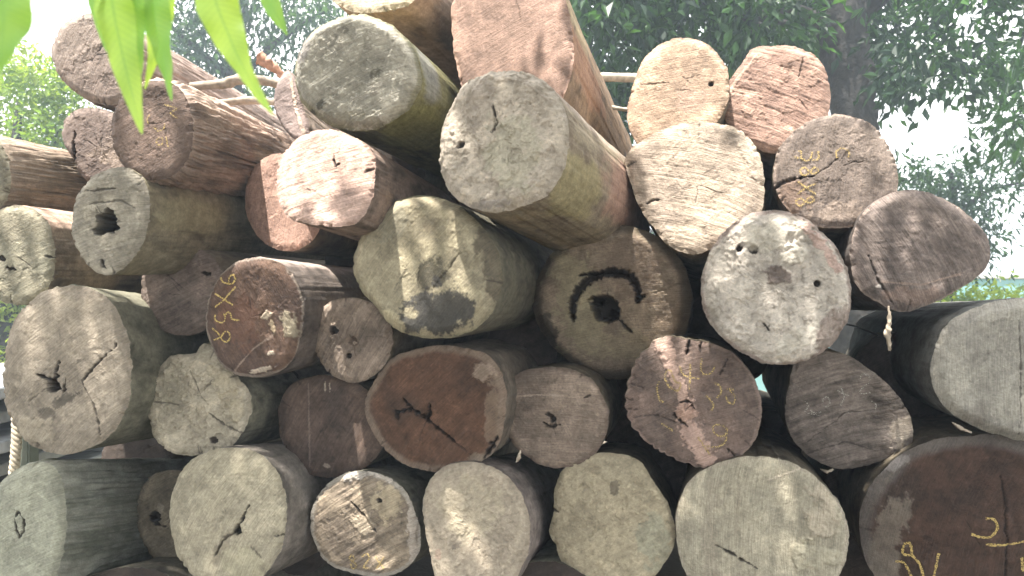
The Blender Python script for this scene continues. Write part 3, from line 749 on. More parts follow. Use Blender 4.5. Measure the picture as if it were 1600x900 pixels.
LOG('pale clay coloured log jutting furthest forward with dried mud and one slot hole',
    [(680,252),(684,203),(700,160),(726,121),(765,106),(812,107),(850,126),(877,165),(885,212),(876,262),(850,300),(802,323),(750,328),(708,308),(688,282)],
    1.85, (1250,550), (.50,.465,.40), (.43,.40,.345), side=(.255,.21,.145), side2=(.15,.11,.08), bevel=.03, mud=True, rough=1.4, length=1.25, taper=.10,
    feats=[('crack', [(714,229),(724,223)], 7, .03), ('blob', (745,170), 20, 48, -15, (.30,.275,.24), .6, .004), ('crack', [(770,165),(776,190),(765,205)], 3, .01), ('blob', (755,140), 22, 18, 0, (.36,.33,.29), .7, .008), ('blob', (800,240), 45, 65, 0, (.40,.40,.32), .6), ('band', [(770,125),(815,125),(860,160)], 2, (.3,.27,.23), .6, .003), ('blob', (750,320), 55, 7, 5, (.27,.26,.25), .7)],
    side_blobs=[(-10, .9, 40, .5, (.34,.2,.155), .75), (-35,.2,30,.25,(.28,.24,.12),.7), (55,.5,25,.8,(.40,.33,.28),.6)], rays=0, mottle=.8)  # palest patch paints sun on the upper right flank
LOG('sunlit pink log end with tiny dark pith mark and ragged rim',
    [(428,290),(433,252),(450,225),(480,206),(515,200),(558,218),(583,245),(582,290),(570,330),(545,351),(497,352),(455,343),(438,325)],
    1.95, (1040,520), (.50,.375,.325), (.44,.33,.285), side=(.27,.20,.165), tilt=14, kerf=15, kstr=.8, feats=[('crack', [(521,250),(524,258),(530,256)], 3.5, .012), ('crack', [(570,268),(582,262)], 3, .01), ('crack', [(480,295),(486,299)], 2, .004)], ring=.3, pith=(523,256), rays=1, edge=.02, mottle=.6)
LOG('half shaded reddish log end directly behind the sunlit pink one',
    [(380,310),(387,275),(405,250),(432,238),(468,243),(498,270),(508,315),(496,362),(468,388),(432,390),(404,373),(386,345)],
    2.42, (960,450), (.40,.275,.225), (.34,.235,.195), tilt=12, kstr=.4, kerf=80, rays=1)
LOG('furrowed grey green log filling the bottom left corner',
    [(-35,830),(-18,772),(15,737),(55,722),(82,733),(95,772),(98,820),(92,868),(76,908),(38,925),(-5,910)],
    2.05, (860,720), (.34,.36,.29), (.30,.32,.265), side=(.30,.30,.25), side2=(.13,.14,.10), groove=.07, wild=1.2, kstr=.25, bevel=.02, length=2.0,
    feats=[('crack', [(25,808),(30,800),(36,812),(37,828),(30,838),(24,828),(23,812)], 3, .01)], rays=0, mottle=.6)
LOG('shadowed oval log end squeezed between the bottom left corner log and its neighbour',
    [(211,800),(218,765),(240,740),(277,736),(312,760),(322,820),(302,868),(264,883),(235,870),(215,835)],
    2.38, (880,700), (.20,.18,.135), (.16,.145,.11), feats=[('hole', (243,808), 9, .04), ('crack', [(232,805),(240,818),(258,822)], 4, .02), ('blob', (251,795), 6, 9, 0, (.27,.25,.2), .8, .004)])
LOG('wide greenish cream log end with black forked pith crack in the bottom row',
    [(262,810),(268,765),(290,725),(330,703),(375,700),(415,717),(440,760),(446,810),(436,862),(402,907),(360,922),(310,910),(275,870)],
    2.1, (940,640), (.40,.38,.29), (.34,.325,.25), side=(.23,.205,.18), side2=(.10,.09,.075), pith=(370,828), kerf=60, kstr=.3, edge=.012,
    feats=[('hole', (371,828), 6.5, .05, 1.6), ('crack', [(390,790),(380,808),(371,826)], 3.6, .03), ('crack', [(371,828),(352,840),(345,850),(335,870)], 4, .02), ('crack', [(430,838),(443,836)], 4, .015), ('blob', (345,860), 12, 26, -25, (.24,.22,.17), .6), ('blob', (380,885), 40, 25, 0, (.40,.39,.28), .6, .003), ('crack', [(392,855),(412,875)], 2.2, .006)], rays=0, mottle=.7)
LOG('small streaky log end with thick white rim chips and crayon digits at its foot',
    [(483,820),(490,785),(510,756),(545,738),(590,740),(630,765),(650,808),(655,855),(635,888),(592,903),(540,895),(500,870)],
    2.2, (1000,660), tilt=-11, col=(.30,.26,.20), col2=(.22,.19,.155), side=(.2,.19,.15), kerf=30, kstr=1.5, rim=(.42,.41,.37), rimw=.06, rough=1.3,
    feats=[('crack', [(548,784),(568,805),(588,832)], 3, .012), ('blob', (605,785), 26, 32, 0, (.45,.40,.29), .85, .006), ('hole', (593,782), 4, .02), ('blob', (600,742), 32, 9, -10, (.46,.44,.40), .9, .008), ('blob', (644,820), 8, 60, 0, (.46,.43,.38), .85, .006), ('blob', (570,820), 22, 16, 0, (.36,.32,.25), .7, .004), ('blob', (555,745), 22, 6, 10, (.46,.44,.40), .9, .006)],
    write=[zz(p, 240, 680, 3.636) for p in ([(1110,700),(1125,680),(1140,700),(1120,735),(1135,760),(1150,735),(1115,705)], [(1180,690),(1210,675),(1225,700),(1190,750),(1230,755)], [(1260,690),(1310,760)], [(1310,690),(1265,760)])], wmat=M_ORG, ww=2.4, rays=0)
LOG('plain beige log end with flat right side in the middle of the bottom row',
    [(659,800),(665,760),(690,731),(725,722),(765,729),(800,752),(822,795),(828,840),(818,880),(792,922),(732,932),(685,912),(669,860)],
    2.1, (1010,680), (.42,.38,.305), (.36,.33,.265), side=(.25,.21,.19), side2=(.10,.085,.08), kstr=.2, mud=True, rough=.9, feats=[('blob', (712,854), 10, 4, 30, (.2,.18,.15), .8), ('blob', (730,790), 50, 50, 0, (.44,.41,.31), .5), ('blob', (684,865), 6, 9, 0, (.42,.3,.24), .5)], rays=0, mottle=.7)
LOG('yellow grey bell shaped log end between the beige log and the widest bottom one',
    [(858,830),(864,800),(866,765),(882,730),(915,712),(960,709),(1000,722),(1024,758),(1048,798),(1055,842),(1032,890),(987,922),(922,918),(882,885),(868,855)],
    2.22, (1060,640), (.38,.35,.255), (.31,.29,.215), kstr=.2, feats=[('blob', (960,762), 7, 14, 0, (.17,.155,.12), .8), ('blob', (930,735), 10, 8, 0, (.2,.18,.13), .6), ('blob', (1020,840), 26, 40, 0, (.30,.32,.25), .6), ('crack', [(860,795),(872,800)], 3, .01)], rays=0, mud=True, rough=.9, mottle=.7, edge=.014)
LOG('widest cream log end of the bottom row with curled shavings on its right side',
    [(1055,830),(1062,782),(1085,746),(1130,722),(1185,713),(1240,725),(1290,760),(1320,803),(1326,850),(1311,905),(1270,942),(1190,957),(1110,937),(1068,890)],
    2.1, (1130,560), (.42,.405,.32), (.36,.35,.28), kerf=85, kstr=.5, rim=(.36,.34,.28), rimw=.02, bevel=.015,
    feats=[('crack', [(1117,851),(1140,863),(1183,888)], 3.5, .012), ('band', [(1110,760),(1105,850),(1120,930)], 14, (.28,.26,.21), .5), ('band', [(1155,745),(1150,830)], 3, (.27,.25,.2), .5), ('blob', (1285,815), 26, 28, 0, (.44,.41,.33), .8, .012), ('blob', (1270,870), 32, 24, 0, (.42,.41,.32), .8, .012), ('blob', (1280,770), 20, 14, -30, (.40,.37,.3), .7, .008), ('band', [(1200,750),(1235,738),(1250,733)], 1.5, (.5,.46,.38), .8, .003)], rays=0, mottle=.7, rough=1.1)
LOG('large near black brown log end in the bottom right corner with yellow painted strokes',
    [(1345,820),(1355,770),(1385,730),(1430,700),(1480,685),(1540,680),(1605,690),(1655,722),(1688,790),(1683,870),(1642,932),(1560,977),(1470,977),(1390,932),(1355,880)],
    2.15, (1190,520), (.074,.048,.036), (.055,.04,.032), rim=(.15,.14,.13), rimw=.11, kstr=.3, kerf=70, pith=(1500,800), feats=[('crack', [(1563,740),(1572,790),(1570,830),(1575,840),(1570,900)], 2.6, .012), ('blob', (1385,850), 26, 90, -8, (.20,.18,.15), .7), ('blob', (1400,725), 26, 10, 38, (.3,.29,.28), .7, .003)],  # grey blob at upper left paints the sunlit rim
    write=[zz(p, 1000, 660, 2.667) for p in ([(1440,400),(1475,405),(1488,440),(1460,475),(1420,478),(1380,465)], [(1440,508),(1520,510),(1600,495)], [(1590,560),(1595,620)], [(1245,545),(1235,590),(1225,640)],
        [(1100,510),(1095,545),(1130,550),(1125,505),(1100,505)], [(1130,550),(1165,590),(1180,640)], [(1065,580),(1100,585),(1130,640)])], ww=3.6, wmat=M_YEL, rays=2)
LOG('smooth concrete grey log end cropped by the right edge above the dark corner log',
    [(1458,590),(1465,545),(1485,507),(1525,482),(1585,466),(1650,470),(1700,510),(1722,580),(1700,650),(1650,692),(1585,688),(1522,667),(1478,635)],
    2.02, (1180,500), (.37,.37,.33), (.31,.31,.285), side=(.12,.12,.11), bevel=.05, kstr=.3, kerf=90, rim=(.3,.3,.27), rimw=.03, feats=[('crack', [(1592,500),(1596,600),(1594,680)], 2, .004), ('blob', (1530,650), 10, 22, 0, (.2,.19,.17), .5), ('blob', (1520,540), 14, 10, 0, (.24,.24,.22), .5)], rays=0, mottle=.8)
# filler logs added to darken the gaps, coloured near black as shade
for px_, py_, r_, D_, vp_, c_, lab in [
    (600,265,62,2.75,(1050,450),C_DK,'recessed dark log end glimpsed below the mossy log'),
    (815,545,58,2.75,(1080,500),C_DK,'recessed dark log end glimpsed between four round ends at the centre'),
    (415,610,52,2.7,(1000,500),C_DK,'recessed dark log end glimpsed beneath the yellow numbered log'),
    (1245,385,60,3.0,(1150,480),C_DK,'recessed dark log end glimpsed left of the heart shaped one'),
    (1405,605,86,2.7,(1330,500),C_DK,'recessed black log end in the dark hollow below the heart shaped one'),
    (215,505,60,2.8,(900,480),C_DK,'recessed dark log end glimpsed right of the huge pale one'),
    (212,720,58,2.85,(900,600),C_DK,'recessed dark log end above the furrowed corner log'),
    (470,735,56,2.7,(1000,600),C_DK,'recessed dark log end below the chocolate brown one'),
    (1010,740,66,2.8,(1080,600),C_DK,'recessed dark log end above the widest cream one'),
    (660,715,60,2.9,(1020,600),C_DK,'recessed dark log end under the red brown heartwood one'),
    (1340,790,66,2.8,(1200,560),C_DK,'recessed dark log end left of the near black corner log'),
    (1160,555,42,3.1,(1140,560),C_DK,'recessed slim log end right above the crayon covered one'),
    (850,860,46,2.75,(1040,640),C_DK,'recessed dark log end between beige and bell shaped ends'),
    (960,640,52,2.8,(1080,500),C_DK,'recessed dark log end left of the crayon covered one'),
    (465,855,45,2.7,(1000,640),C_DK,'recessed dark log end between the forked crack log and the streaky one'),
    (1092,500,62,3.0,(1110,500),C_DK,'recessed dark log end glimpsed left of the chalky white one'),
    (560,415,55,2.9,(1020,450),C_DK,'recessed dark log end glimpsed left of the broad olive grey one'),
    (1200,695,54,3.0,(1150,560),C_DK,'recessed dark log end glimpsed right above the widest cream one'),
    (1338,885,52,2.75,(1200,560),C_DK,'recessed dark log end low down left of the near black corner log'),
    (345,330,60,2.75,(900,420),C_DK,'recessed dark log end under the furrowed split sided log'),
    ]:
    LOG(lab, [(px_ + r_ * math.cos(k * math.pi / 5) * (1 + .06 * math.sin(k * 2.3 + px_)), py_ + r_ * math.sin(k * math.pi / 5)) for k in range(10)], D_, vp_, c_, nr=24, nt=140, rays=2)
LOG('narrow curved slab of pale wood wedged upright left of the mossy log',
    [(426,165),(430,132),(448,108),(462,128),(472,165),(482,200),(474,220),(455,214),(438,193)], 2.3, (900,520), (.30,.25,.24), side=(.45,.36,.31), length=.9, nr=36, nt=200, groove=.05, rays=0, tilt=10,
    feats=[('band', [(455,125),(462,170),(476,212)], 3, (.5,.42,.36), .8, .006)])
# the row underneath
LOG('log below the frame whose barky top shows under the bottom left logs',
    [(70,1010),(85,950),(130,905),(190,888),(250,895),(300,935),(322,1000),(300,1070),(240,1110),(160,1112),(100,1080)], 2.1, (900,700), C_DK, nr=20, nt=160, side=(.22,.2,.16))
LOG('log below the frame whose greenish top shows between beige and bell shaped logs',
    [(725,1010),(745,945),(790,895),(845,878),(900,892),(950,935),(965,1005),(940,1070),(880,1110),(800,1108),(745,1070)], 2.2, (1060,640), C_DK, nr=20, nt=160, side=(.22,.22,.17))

# ---------------------------------------------------------------- sticks, rope, stake
M_PALEWOOD = make_plain('pale_stripped_wood', (.50, .42, .33), .8, 40, .25)
M_DULL = make_plain('dull_dry_wood', (.30, .25, .20), .85, 40, .35)
M_REDWOOD = make_plain('broken_reddish_wood', (.42, .24, .17), .8, 60, .3)
M_STAKE = make_plain('grey_green_painted_post', (.22, .24, .20), .6, 12, .2)
M_ROPE = make_plain('twisted_rope_fibre', (.50, .43, .33), .95, 90, .3, .6)
M_BARK = make_plain('dark_tree_bark', (.035, .033, .03), .95, 14, .45, 1.0, .03)

def stick(name, pts, r, mat, label, cat, seed=1, group=None, bumpy=.25):
    n = len(pts)
    P = catmull_open(pts)
    rad = np.interp(np.linspace(0, 1, len(P)), np.linspace(0, 1, n), r)
    o = tube_obj(name, P, rad, mat, None, 10, seed, bumpy)
    tag(o, label, cat, group); return o

def catmull_open(P, n=8):
    P = np.asarray(P, float); out = []
    for i in range(len(P) - 1):
        p0, p1, p2, p3 = P[max(i - 1, 0)], P[i], P[i + 1], P[min(i + 2, len(P) - 1)]
        for k in range(n):
            t = k / n
            out.append(.5 * ((2 * p1) + (-p0 + p2) * t + (2 * p0 - 5 * p1 + 4 * p2 - p3) * t * t + (-p0 + 3 * p1 - 3 * p2 + p3) * t ** 3))
    out.append(P[-1]); return np.array(out)

stick('pole', [at(820,112,3.9), at(900,119,4.0), at(960,121,4.1), at(1050,125,4.2), at(1130,130,4.3)], [.022,.024,.024,.022,.02], M_PALEWOOD, 'pale thin pole lying level behind the tan log with one bore hole', 'pole')
stick('stick', [at(905,150,3.8), at(945,166,3.85), at(985,172,3.9)], [.01,.011,.01], M_PALEWOOD, 'thin crooked stick under the pale level pole', 'stick')
stick('branch', [at(250,140,3.5), at(340,132,3.5), at(380,124,3.5), at(440,132,3.6), at(500,150,3.7)], [.02,.022,.026,.02,.018], M_DULL, 'thick dull crooked branch lying on the pile behind the furrowed log', 'branch', 3)
stick('branch', [at(300,165,3.4), at(350,160,3.4), at(400,157,3.4), at(450,165,3.4), at(480,185,3.4)], [.014,.014,.017,.014,.014], M_DULL, 'thinner dull branch below the thick crooked one', 'branch', 5)
stick('broken_branch', [at(405,91,3.0), at(420,100,3.0), at(438,115,3.02), at(452,138,3.05)], [.022,.02,.013,.02], M_REDWOOD, 'broken reddish branch stub poking up left of the mossy log', 'branch', 7, bumpy=.5)
stick('twig', [at(1388,478,2.72), at(1390,500,2.72), at(1387,522,2.72), at(1390,548,2.73)], [.003,.005,.009,.003], M_PALEWOOD, 'frayed splinter dangling from the foot of the heart shaped log', 'splinter', 2, bumpy=1.2)
for k, (p, q) in enumerate([((1322,508), (1368,522)), ((1330,500), (1362,526)), ((1326,520), (1350,505))]):
    pass
stick('twig', [at(1318,506,3.3), at(1340,511,3.3), at(1372,524,3.3)], [.003,.004,.003], M_BARK, 'thin dark twig crossing the small bright gap below the white chalky log', 'twig', 4)

for pts, lab in [([at(1282, 733, 2.95), at(1292, 737, 2.93), at(1302, 733, 2.93)], 'small pale bark sliver under the grey triangular log'),
                 ([at(1488, 660, 2.62), at(1502, 669, 2.6), at(1518, 676, 2.6)], 'curled pale bark sliver between the concrete grey and near black logs'),
                 ([at(807, 722, 2.7), at(811, 712, 2.68), at(813, 703, 2.68)], 'thin pale sliver in the gap right of the beige bottom log'),
                 ([at(588, 318, 2.6), at(592, 328, 2.6), at(600, 334, 2.6)], 'tiny pale splinter in the dark gap right of the sunlit pink log'),
                 ]:
    stick('bark_sliver', pts, [.002, .006, .002], M_PALEWOOD, lab, 'bark sliver', 9, bumpy=.9)
# rope: three twisted strands
rp = empty('rope', at(24, 700, 2.95)); tag(rp, 'cream twisted rope hanging beside the grey post at the far left', 'rope')
rp_o = np.array(rp.location)
for k in range(3):
    pts = []
    for i in range(90):
        t = i / 89
        c = at(26 - 6 * t + 2 * math.sin(5 * t), 640 + 150 * t, 2.95)
        a_ = t * 38 + k * 2.094
        pts.append(c + np.array([math.cos(a_), math.sin(a_), 0]) * .010 - rp_o)
    tube_obj('strand', pts, [.0095] * 90, M_ROPE, rp, 7, k, .1)
pp = at(40, 640, 3.02)
po = empty('post', (pp[0], pp[1], 0)); tag(po, 'grey green upright post behind the rope at the far left', 'post')
box('shaft', (-.035, -.035, -.1), (.035, .035, pp[2]), M_STAKE, po, .006)
box('cap', (-.04, -.04, pp[2] + .003), (.04, .04, pp[2] + .02), M_STAKE, po, .004)

# planks beyond the pile at the left
M_PLANK = make_plain('weathered_blue_grey_board', (.36, .38, .40), .8, 9, .35)
labs = ['topmost weathered board of the stack at the far left edge', 'second weathered board from the top at the far left edge', 'third weathered board from the top at the far left edge', 'fourth weathered board from the top at the far left edge', 'fifth weathered board from the top at the far left edge', 'sixth weathered board from the top at the far left edge', 'lowest weathered board of the stack at the far left edge']
for k in range(7):
    p0 = at(-40, 600, 4.0)
    b = box('board', (-.55, -1.2, -.03), (.42, 1.2, .03), M_PLANK, None, .006)
    b.location = (p0[0] - .25 + random.Random(k).uniform(-.05, .05), p0[1] + .3, p0[2] - .035 - k * .135)
    b.rotation_euler = (0, 0, random.Random(k + 5).uniform(-.06, .06))
    tag(b, labs[k], 'board', 'boards stacked at the left')
for k in range(6):
    for q in (-.8, .8):
        p0 = at(-40, 600, 4.0)
        c = box('spacer', (-.5, -.03, -.036), (.38, .03, .036), M_PLANK)
        c.location = (p0[0] - .25, p0[1] + .3 + q, p0[2] - .1025 - k * .135)
        tag(c, 'short wooden spacer between the weathered boards at the far left', 'spacer', 'spacers between the boards')

# ---------------------------------------------------------------- wall and house beyond
M_WALL = make_plain('pale_turquoise_plaster', (.22, .40, .40), .85, 3, .12)
M_COPE = make_plain('grey_coping', (.42, .42, .40), .85, 8, .15)
w0, w1 = at(1000, 500, 13), at(2100, 500, 13)
wz = at(1590, 436, 13)[2]
wl_ = empty('wall', (w0[0], w0[1], 0)); tag(wl_, 'low pale turquoise wall beyond the pile seen through gaps at the right', 'wall')
box('panel', (0, 0, -.1), (w1[0] - w0[0], .2, wz), M_WALL, wl_)
box('coping', (-.03, -.04, wz + .002), (w1[0] - w0[0] + .03, .24, wz + .08), M_COPE, wl_, .01)

# ---------------------------------------------------------------- trees
def leaf_cloud(name, clumps, size, mat, parent, seed, droop=.5, aspect=.34, jitter=.5, shell=.45):
    """clumps: (centre xyz, radius xyz, count). Every leaf is two folded faces."""
    rng = np.random.RandomState(seed)
    Vs, Ts = [], []
    for (c, r, n) in clumps:
        c = np.asarray(c, float); r = np.asarray(r, float) * np.ones(3)
        # twigs inside the clump, leaves along them
        nt_ = max(3, n // 14)
        d = rng.normal(size=(nt_, 3)); d /= np.linalg.norm(d, axis=1)[:, None]
        rad = rng.uniform(shell ** 3, 1.05, nt_) ** (1 / 3)
        tw = c + d * rad[:, None] * r
        own = rng.randint(0, nt_, n)
        base = tw[own] + rng.normal(size=(n, 3)) * size * 1.1
        dr = d[own] * .7 + rng.normal(size=(n, 3)) * jitter
        dr[:, 2] -= droop
        dr /= np.linalg.norm(dr, axis=1)[:, None]
        up = rng.normal(size=(n, 3)) * .6 + np.array([0, 0, 1.0])
        sd = np.cross(dr, up); sd /= np.linalg.norm(sd, axis=1)[:, None] + 1e-9
        nn = np.cross(sd, dr)
        L = (size * rng.uniform(.6, 1.25, n))[:, None]
        W = L * aspect * .5
        A = base; T = base + dr * L - nn * L * .12
        Lf = base + dr * L * .42 + sd * W + nn * W * .35; Rt = base + dr * L * .42 - sd * W + nn * W * .35
        Vs.append(np.stack([A, Lf, T, Rt], 1).reshape(-1, 3))
        tt = np.clip(rng.normal(.4, .18, n) + rng.normal(0, .18, nt_)[own] + rng.normal(0, .22), 0, 1)
        Ts.append(np.repeat(tt, 4))
    V = np.concatenate(Vs); T = np.concatenate(Ts)
    k = np.arange(len(V) // 4)[:, None] * 4
    F = np.concatenate([k + np.array([[0, 1, 2]]), k + np.array([[0, 2, 3]])])
    o_ = np.array(parent.location) if parent is not None else np.zeros(3)
    return mesh_obj(name, V - o_, F, mat, parent, smooth=False, tint=T)

def tree(name, label, trunk, limbs, clumps, size, mat, seed, **k):
    t = empty(name, (trunk[0][0][0], trunk[0][0][1], 0)); tag(t, label, 'tree', k.pop('group', None))
    o_ = np.array(t.location)
    P = catmull_open([p for p, r in trunk]) - o_
    rad = np.interp(np.linspace(0, 1, len(P)), np.linspace(0, 1, len(trunk)), [r for p, r in trunk])
    tube_obj('trunk', P, rad, M_BARK, t, 14, seed, .18)
    for (pts, rr) in limbs:
        P = catmull_open(pts) - o_
        tube_obj('limb', P, np.interp(np.linspace(0, 1, len(P)), np.linspace(0, 1, len(rr)), rr), M_BARK, t, 8, seed + 1, .2)
    leaf_cloud('crown', clumps, size, mat, t, seed, **k)
    return t

LF_DARK = make_leaf('dark_green_leaves', (.010, .030, .014), (.045, .12, .022), .4)
LF_BLUE = make_leaf('mid_green_leaves', (.018, .045, .028), (.05, .10, .045), .45)
LF_SUN = make_leaf('yellow_green_leaves', (.10, .17, .035), (.22, .28, .06), .5)
R = random.Random(11)

# big dark tree at the right, trunk in view
D1 = 8.6
cl = []
for px in range(880, 1700, 62):
    for py in (-170, -95, -25, 40):
        dd = D1 + R.uniform(-1.4, 1.6)
        if 1215 < px < 1455 and py > -70: dd = D1 + R.uniform(1.3, 2.3)
        if px > 1380 and (py > 20 or R.random() < .2): continue
        cl.append((at(px + R.uniform(-30, 30), py + R.uniform(-25, 25), dd), (.55, .6, .42), 430))
for px, py in [(915,80),(950,120),(925,165),(990,85),(1040,35),(905,30),(960,185),(1150,70),(1180,50),(1000,150),(940,210),(1290,55),(1270,90),(1165,85)]:
    cl.append((at(px, py, D1 + (R.uniform(1.2, 2.0) if px > 1170 else R.uniform(-.5, 1.8))), (.36, .5, .32), 300))
for px, py, n in [(1400,110,300),(1440,80,260),(1500,100,260),(1560,120,280),(1600,90,260),(1540,190,60),(1590,190,200),(1380,60,300),(1365,130,160),(1460,125,110)]:
    cl.append((at(px, py, D1 + (R.uniform(1.2, 1.8) if px < 1425 else R.uniform(-1.2, .8))), (.36, .45, .25), n))
g0 = at(1338, 300, D1)
trunk = [((g0[0], g0[1], -.1), .30), (at(1340, 380, D1), .26), (at(1335, 220, D1), .235), (at(1326, 120, D1), .25), (at(1312, 40, D1), .26), (at(1290, -60, D1), .2), (at(1280, -160, D1), .12)]
limbs = [([at(1318, 60, D1), at(1250, 20, D1 - .2), at(1160, 25, D1 - .4), at(1060, -10, D1 - .3)], [.11, .08, .05, .02]),
         ([at(1315, 60, D1), at(1380, -10, D1), at(1470, -30, D1 - .3), at(1570, 10, D1 - .4)], [.13, .1, .06, .02]),
         ([at(1300, 30, D1), at(1190, 40, D1 + .4), at(1125, 75, D1 + .5), at(1100, 120, D1 + .5)], [.07, .05, .04, .02])]
tree('tree', 'big dark leafy tree with straight trunk behind the upper right logs', trunk, limbs, cl, .15, LF_DARK, 21, droop=.45, aspect=.46)

# paler tree further right
D2 = 11.5
cl = []
for px, py, n in [(1400,300,380),(1440,285,420),(1480,310,520),(1520,300,480),(1430,340,380),(1480,350,520),(1530,345,420),(1510,385,300),(1400,360,240),(1560,300,160),(1470,265,200),(1540,265,160),(1590,215,380),(1620,240,420),(1600,290,160),(1450,400,300),(1500,410,260)]:
    cl.append((at(px, py, D2 + R.uniform(-.6, .8)), (.36, .45, .26), int(n * .62)))
b0 = at(1480, 430, D2)
tree('tree', 'lighter loose crowned tree beyond the heart shaped log at the right', [((b0[0], b0[1], -.1), .12), (at(1482, 430, D2), .1), (at(1490, 330, D2), .07), (at(1486, 270, D2), .03)],
     [([at(1488, 345, D2), at(1540, 300, D2), at(1600, 285, D2)], [.04, .03, .012]), ([at(1488, 350, D2), at(1440, 310, D2), at(1400, 300, D2)], [.04, .03, .012])], cl, .14, LF_BLUE, 22, droop=.5)

# tree behind the upper left logs
D3 = 12.0
cl = []
for px in range(215, 560, 48):
    for py in (-60, -10, 45, 95, 140):
        if R.random() < .25: continue
        cl.append((at(px + R.uniform(-22, 22), py + R.uniform(-20, 20), D3 + R.uniform(-1, 1.5)), (.40, .55, .34), 250))
b0 = at(370, 300, D3)
tree('tree', 'hazy mid green tree behind the logs at the upper left', [((b0[0], b0[1], -.1), .2), (at(370, 300, D3), .18), (at(365, 120, D3), .14), (at(380, 0, D3), .08)],
     [([at(367, 130, D3), at(300, 70, D3), at(240, 20, D3)], [.07, .05, .02]), ([at(368, 130, D3), at(440, 60, D3), at(520, 10, D3)], [.07, .05, .02])], cl, .16, LF_BLUE, 23)

# sunlit bushy tree at the left edge
D4 = 9.5
cl = []
for px in range(-140, 150, 40):
    top = 95 + abs(px - 30) * .35 if px > 30 else 80 + (30 - px) * .1
    for py in range(int(top) + 15, 620, 48):
        cl.append((at(px + R.uniform(-18, 18), py + R.uniform(-18, 18), D4 + R.uniform(-.5, .9)), (.27, .4, .25), 260))
b0 = at(10, 500, D4)
tree('tree', 'sunlit yellow green bushy tree at the far left edge', [((b0[0], b0[1], -.1), .12), (at(12, 500, D4), .11), (at(20, 300, D4), .08), (at(30, 160, D4), .03)],
     [([at(15, 350, D4), at(-60, 250, D4), at(-110, 180, D4)], [.05, .03, .012]), ([at(16, 340, D4), at(70, 250, D4), at(100, 190, D4)], [.05, .03, .012])], cl, .10, LF_SUN, 24, droop=.2, aspect=.5)

# sunlit shrub by the wall at the right
D5 = 9.0
sh = empty('shrub', (at(1530, 500, D5)[0], at(1530, 500, D5)[1], 0)); tag(sh, 'sunlit yellow green shrub before the turquoise wall at the right', 'shrub')
cl = []
for px in range(1440, 1720, 36):
    for py in (468, 500, 560, 620, 670):
        cl.append((at(px + R.uniform(-12, 12), py + R.uniform(-8, 8), D5 + R.uniform(-.3, .3)), (.2, .3, .17), 170))
leaf_cloud('foliage', cl, .09, LF_SUN, sh, 31, droop=.1, aspect=.5)
tube_obj('stem', [(0, 0, -.05), (.02, 0, .4), (0, .02, .9)], [.03, .025, .015], M_BARK, sh)

# more trees closing the view behind
for i, (px, D_, h, lab) in enumerate([(760, 19, 5.2, 'distant green tree directly behind the middle of the pile'), (1080, 21, 5.0, 'distant green tree behind the two topmost right logs'), (-330, 17, 4.5, 'distant green tree beyond the left edge of the pile')]):
    c = at(px, 470, D_); cl = []
    for q in range(26):
        a_ = R.uniform(0, 6.283); rr = R.uniform(.2, 2.6)
        cl.append(((c[0] + rr * math.cos(a_), c[1] + rr * math.sin(a_) * .7, h * .55 + R.uniform(-.33, .42) * h), (.9, .9, .7), 260))
    tree('tree', lab, [((c[0], c[1], -.1), .22), ((c[0], c[1], h * .4), .17), ((c[0] + .2, c[1], h * .85), .06)],
         [([(c[0], c[1], h * .4), (c[0] - 1.2, c[1], h * .7)], [.09, .03]), ([(c[0], c[1], h * .45), (c[0] + 1.3, c[1], h * .75)], [.09, .03])], cl, .24, LF_BLUE, 40 + i)

# ---------------------------------------------------------------- tree over the camera whose tip leaves hang into view, its unseen crown shaped to shade the pile
LF_HANG = make_leaf('long_glossy_leaf', (.14, .27, .09), (.30, .42, .11), .65, .3)
LF_OVER = make_leaf('overhead_leaves', (.05, .10, .025), (.08, .14, .03), .3)
TB = np.array([-2.6, -1.7, 0.0])
ot = empty('tree', tuple(TB)); tag(ot, 'overhanging tree whose long bright leaves dangle into the top left corner', 'tree')
def rel(P): return np.asarray(P, float) - TB
tube_obj('trunk', rel(catmull_open([(-2.6, -1.7, -.1), (-2.55, -1.65, 1.5), (-2.3, -1.4, 3.0), (-1.9, -1.0, 4.2)])), np.interp(np.linspace(0, 1, 25), [0, 1], [.24, .13]), M_BARK, ot, 14, 3, .15)
for pts, rr in [([(-2.3, -1.4, 3.0), (-.9, -.6, 3.9), (.6, .2, 4.4), (2.4, .8, 4.6)], [.1, .07, .05, .02]), ([(-1.9, -1.0, 4.2), (-1.6, .3, 4.5), (-1.2, 1.6, 4.5)], [.08, .05, .02]), ([(-2.3, -1.4, 3.0), (-3.5, -.4, 3.9), (-4.2, .8, 4.3)], [.08, .05, .02]),
                ([(-1.6, -.9, 3.55), (-1.0, .0, 3.1), (-.62, .5, 2.5), (-.46, .74, 2.02)], [.05, .03, .015, .007])]:
    P = catmull_open(pts)
    tube_obj('limb', rel(P), np.interp(np.linspace(0, 1, len(P)), np.linspace(0, 1, len(rr)), rr), M_BARK, ot, 8, 4, .15)
cl = []
EDGE = lambda x: (1.78 if x < .68 else 2.3) + .06 * math.sin(x * 3.1)  # crown edge shaped so front ends are shaded and rear ones sunlit
for i in range(31):
    for j in range(18):
        x = -5.2 + i * .35 + R.uniform(-.1, .1); y = -3.2 + j * .35 + R.uniform(-.1, .1)
        if y + .28 > EDGE(x): continue
        if (x + 1.0) ** 2 + (y + .03) ** 2 < .72 ** 2: continue  # opening left so sun reaches the hanging leaves
        if (x + 1.24) ** 2 + (y - 1.66) ** 2 < .46 ** 2: continue  # opening left so sun reaches the pink log end
        cl.append(((x, y, 4.55 + R.uniform(-.25, .35)), (.25, .25, .22), 270))
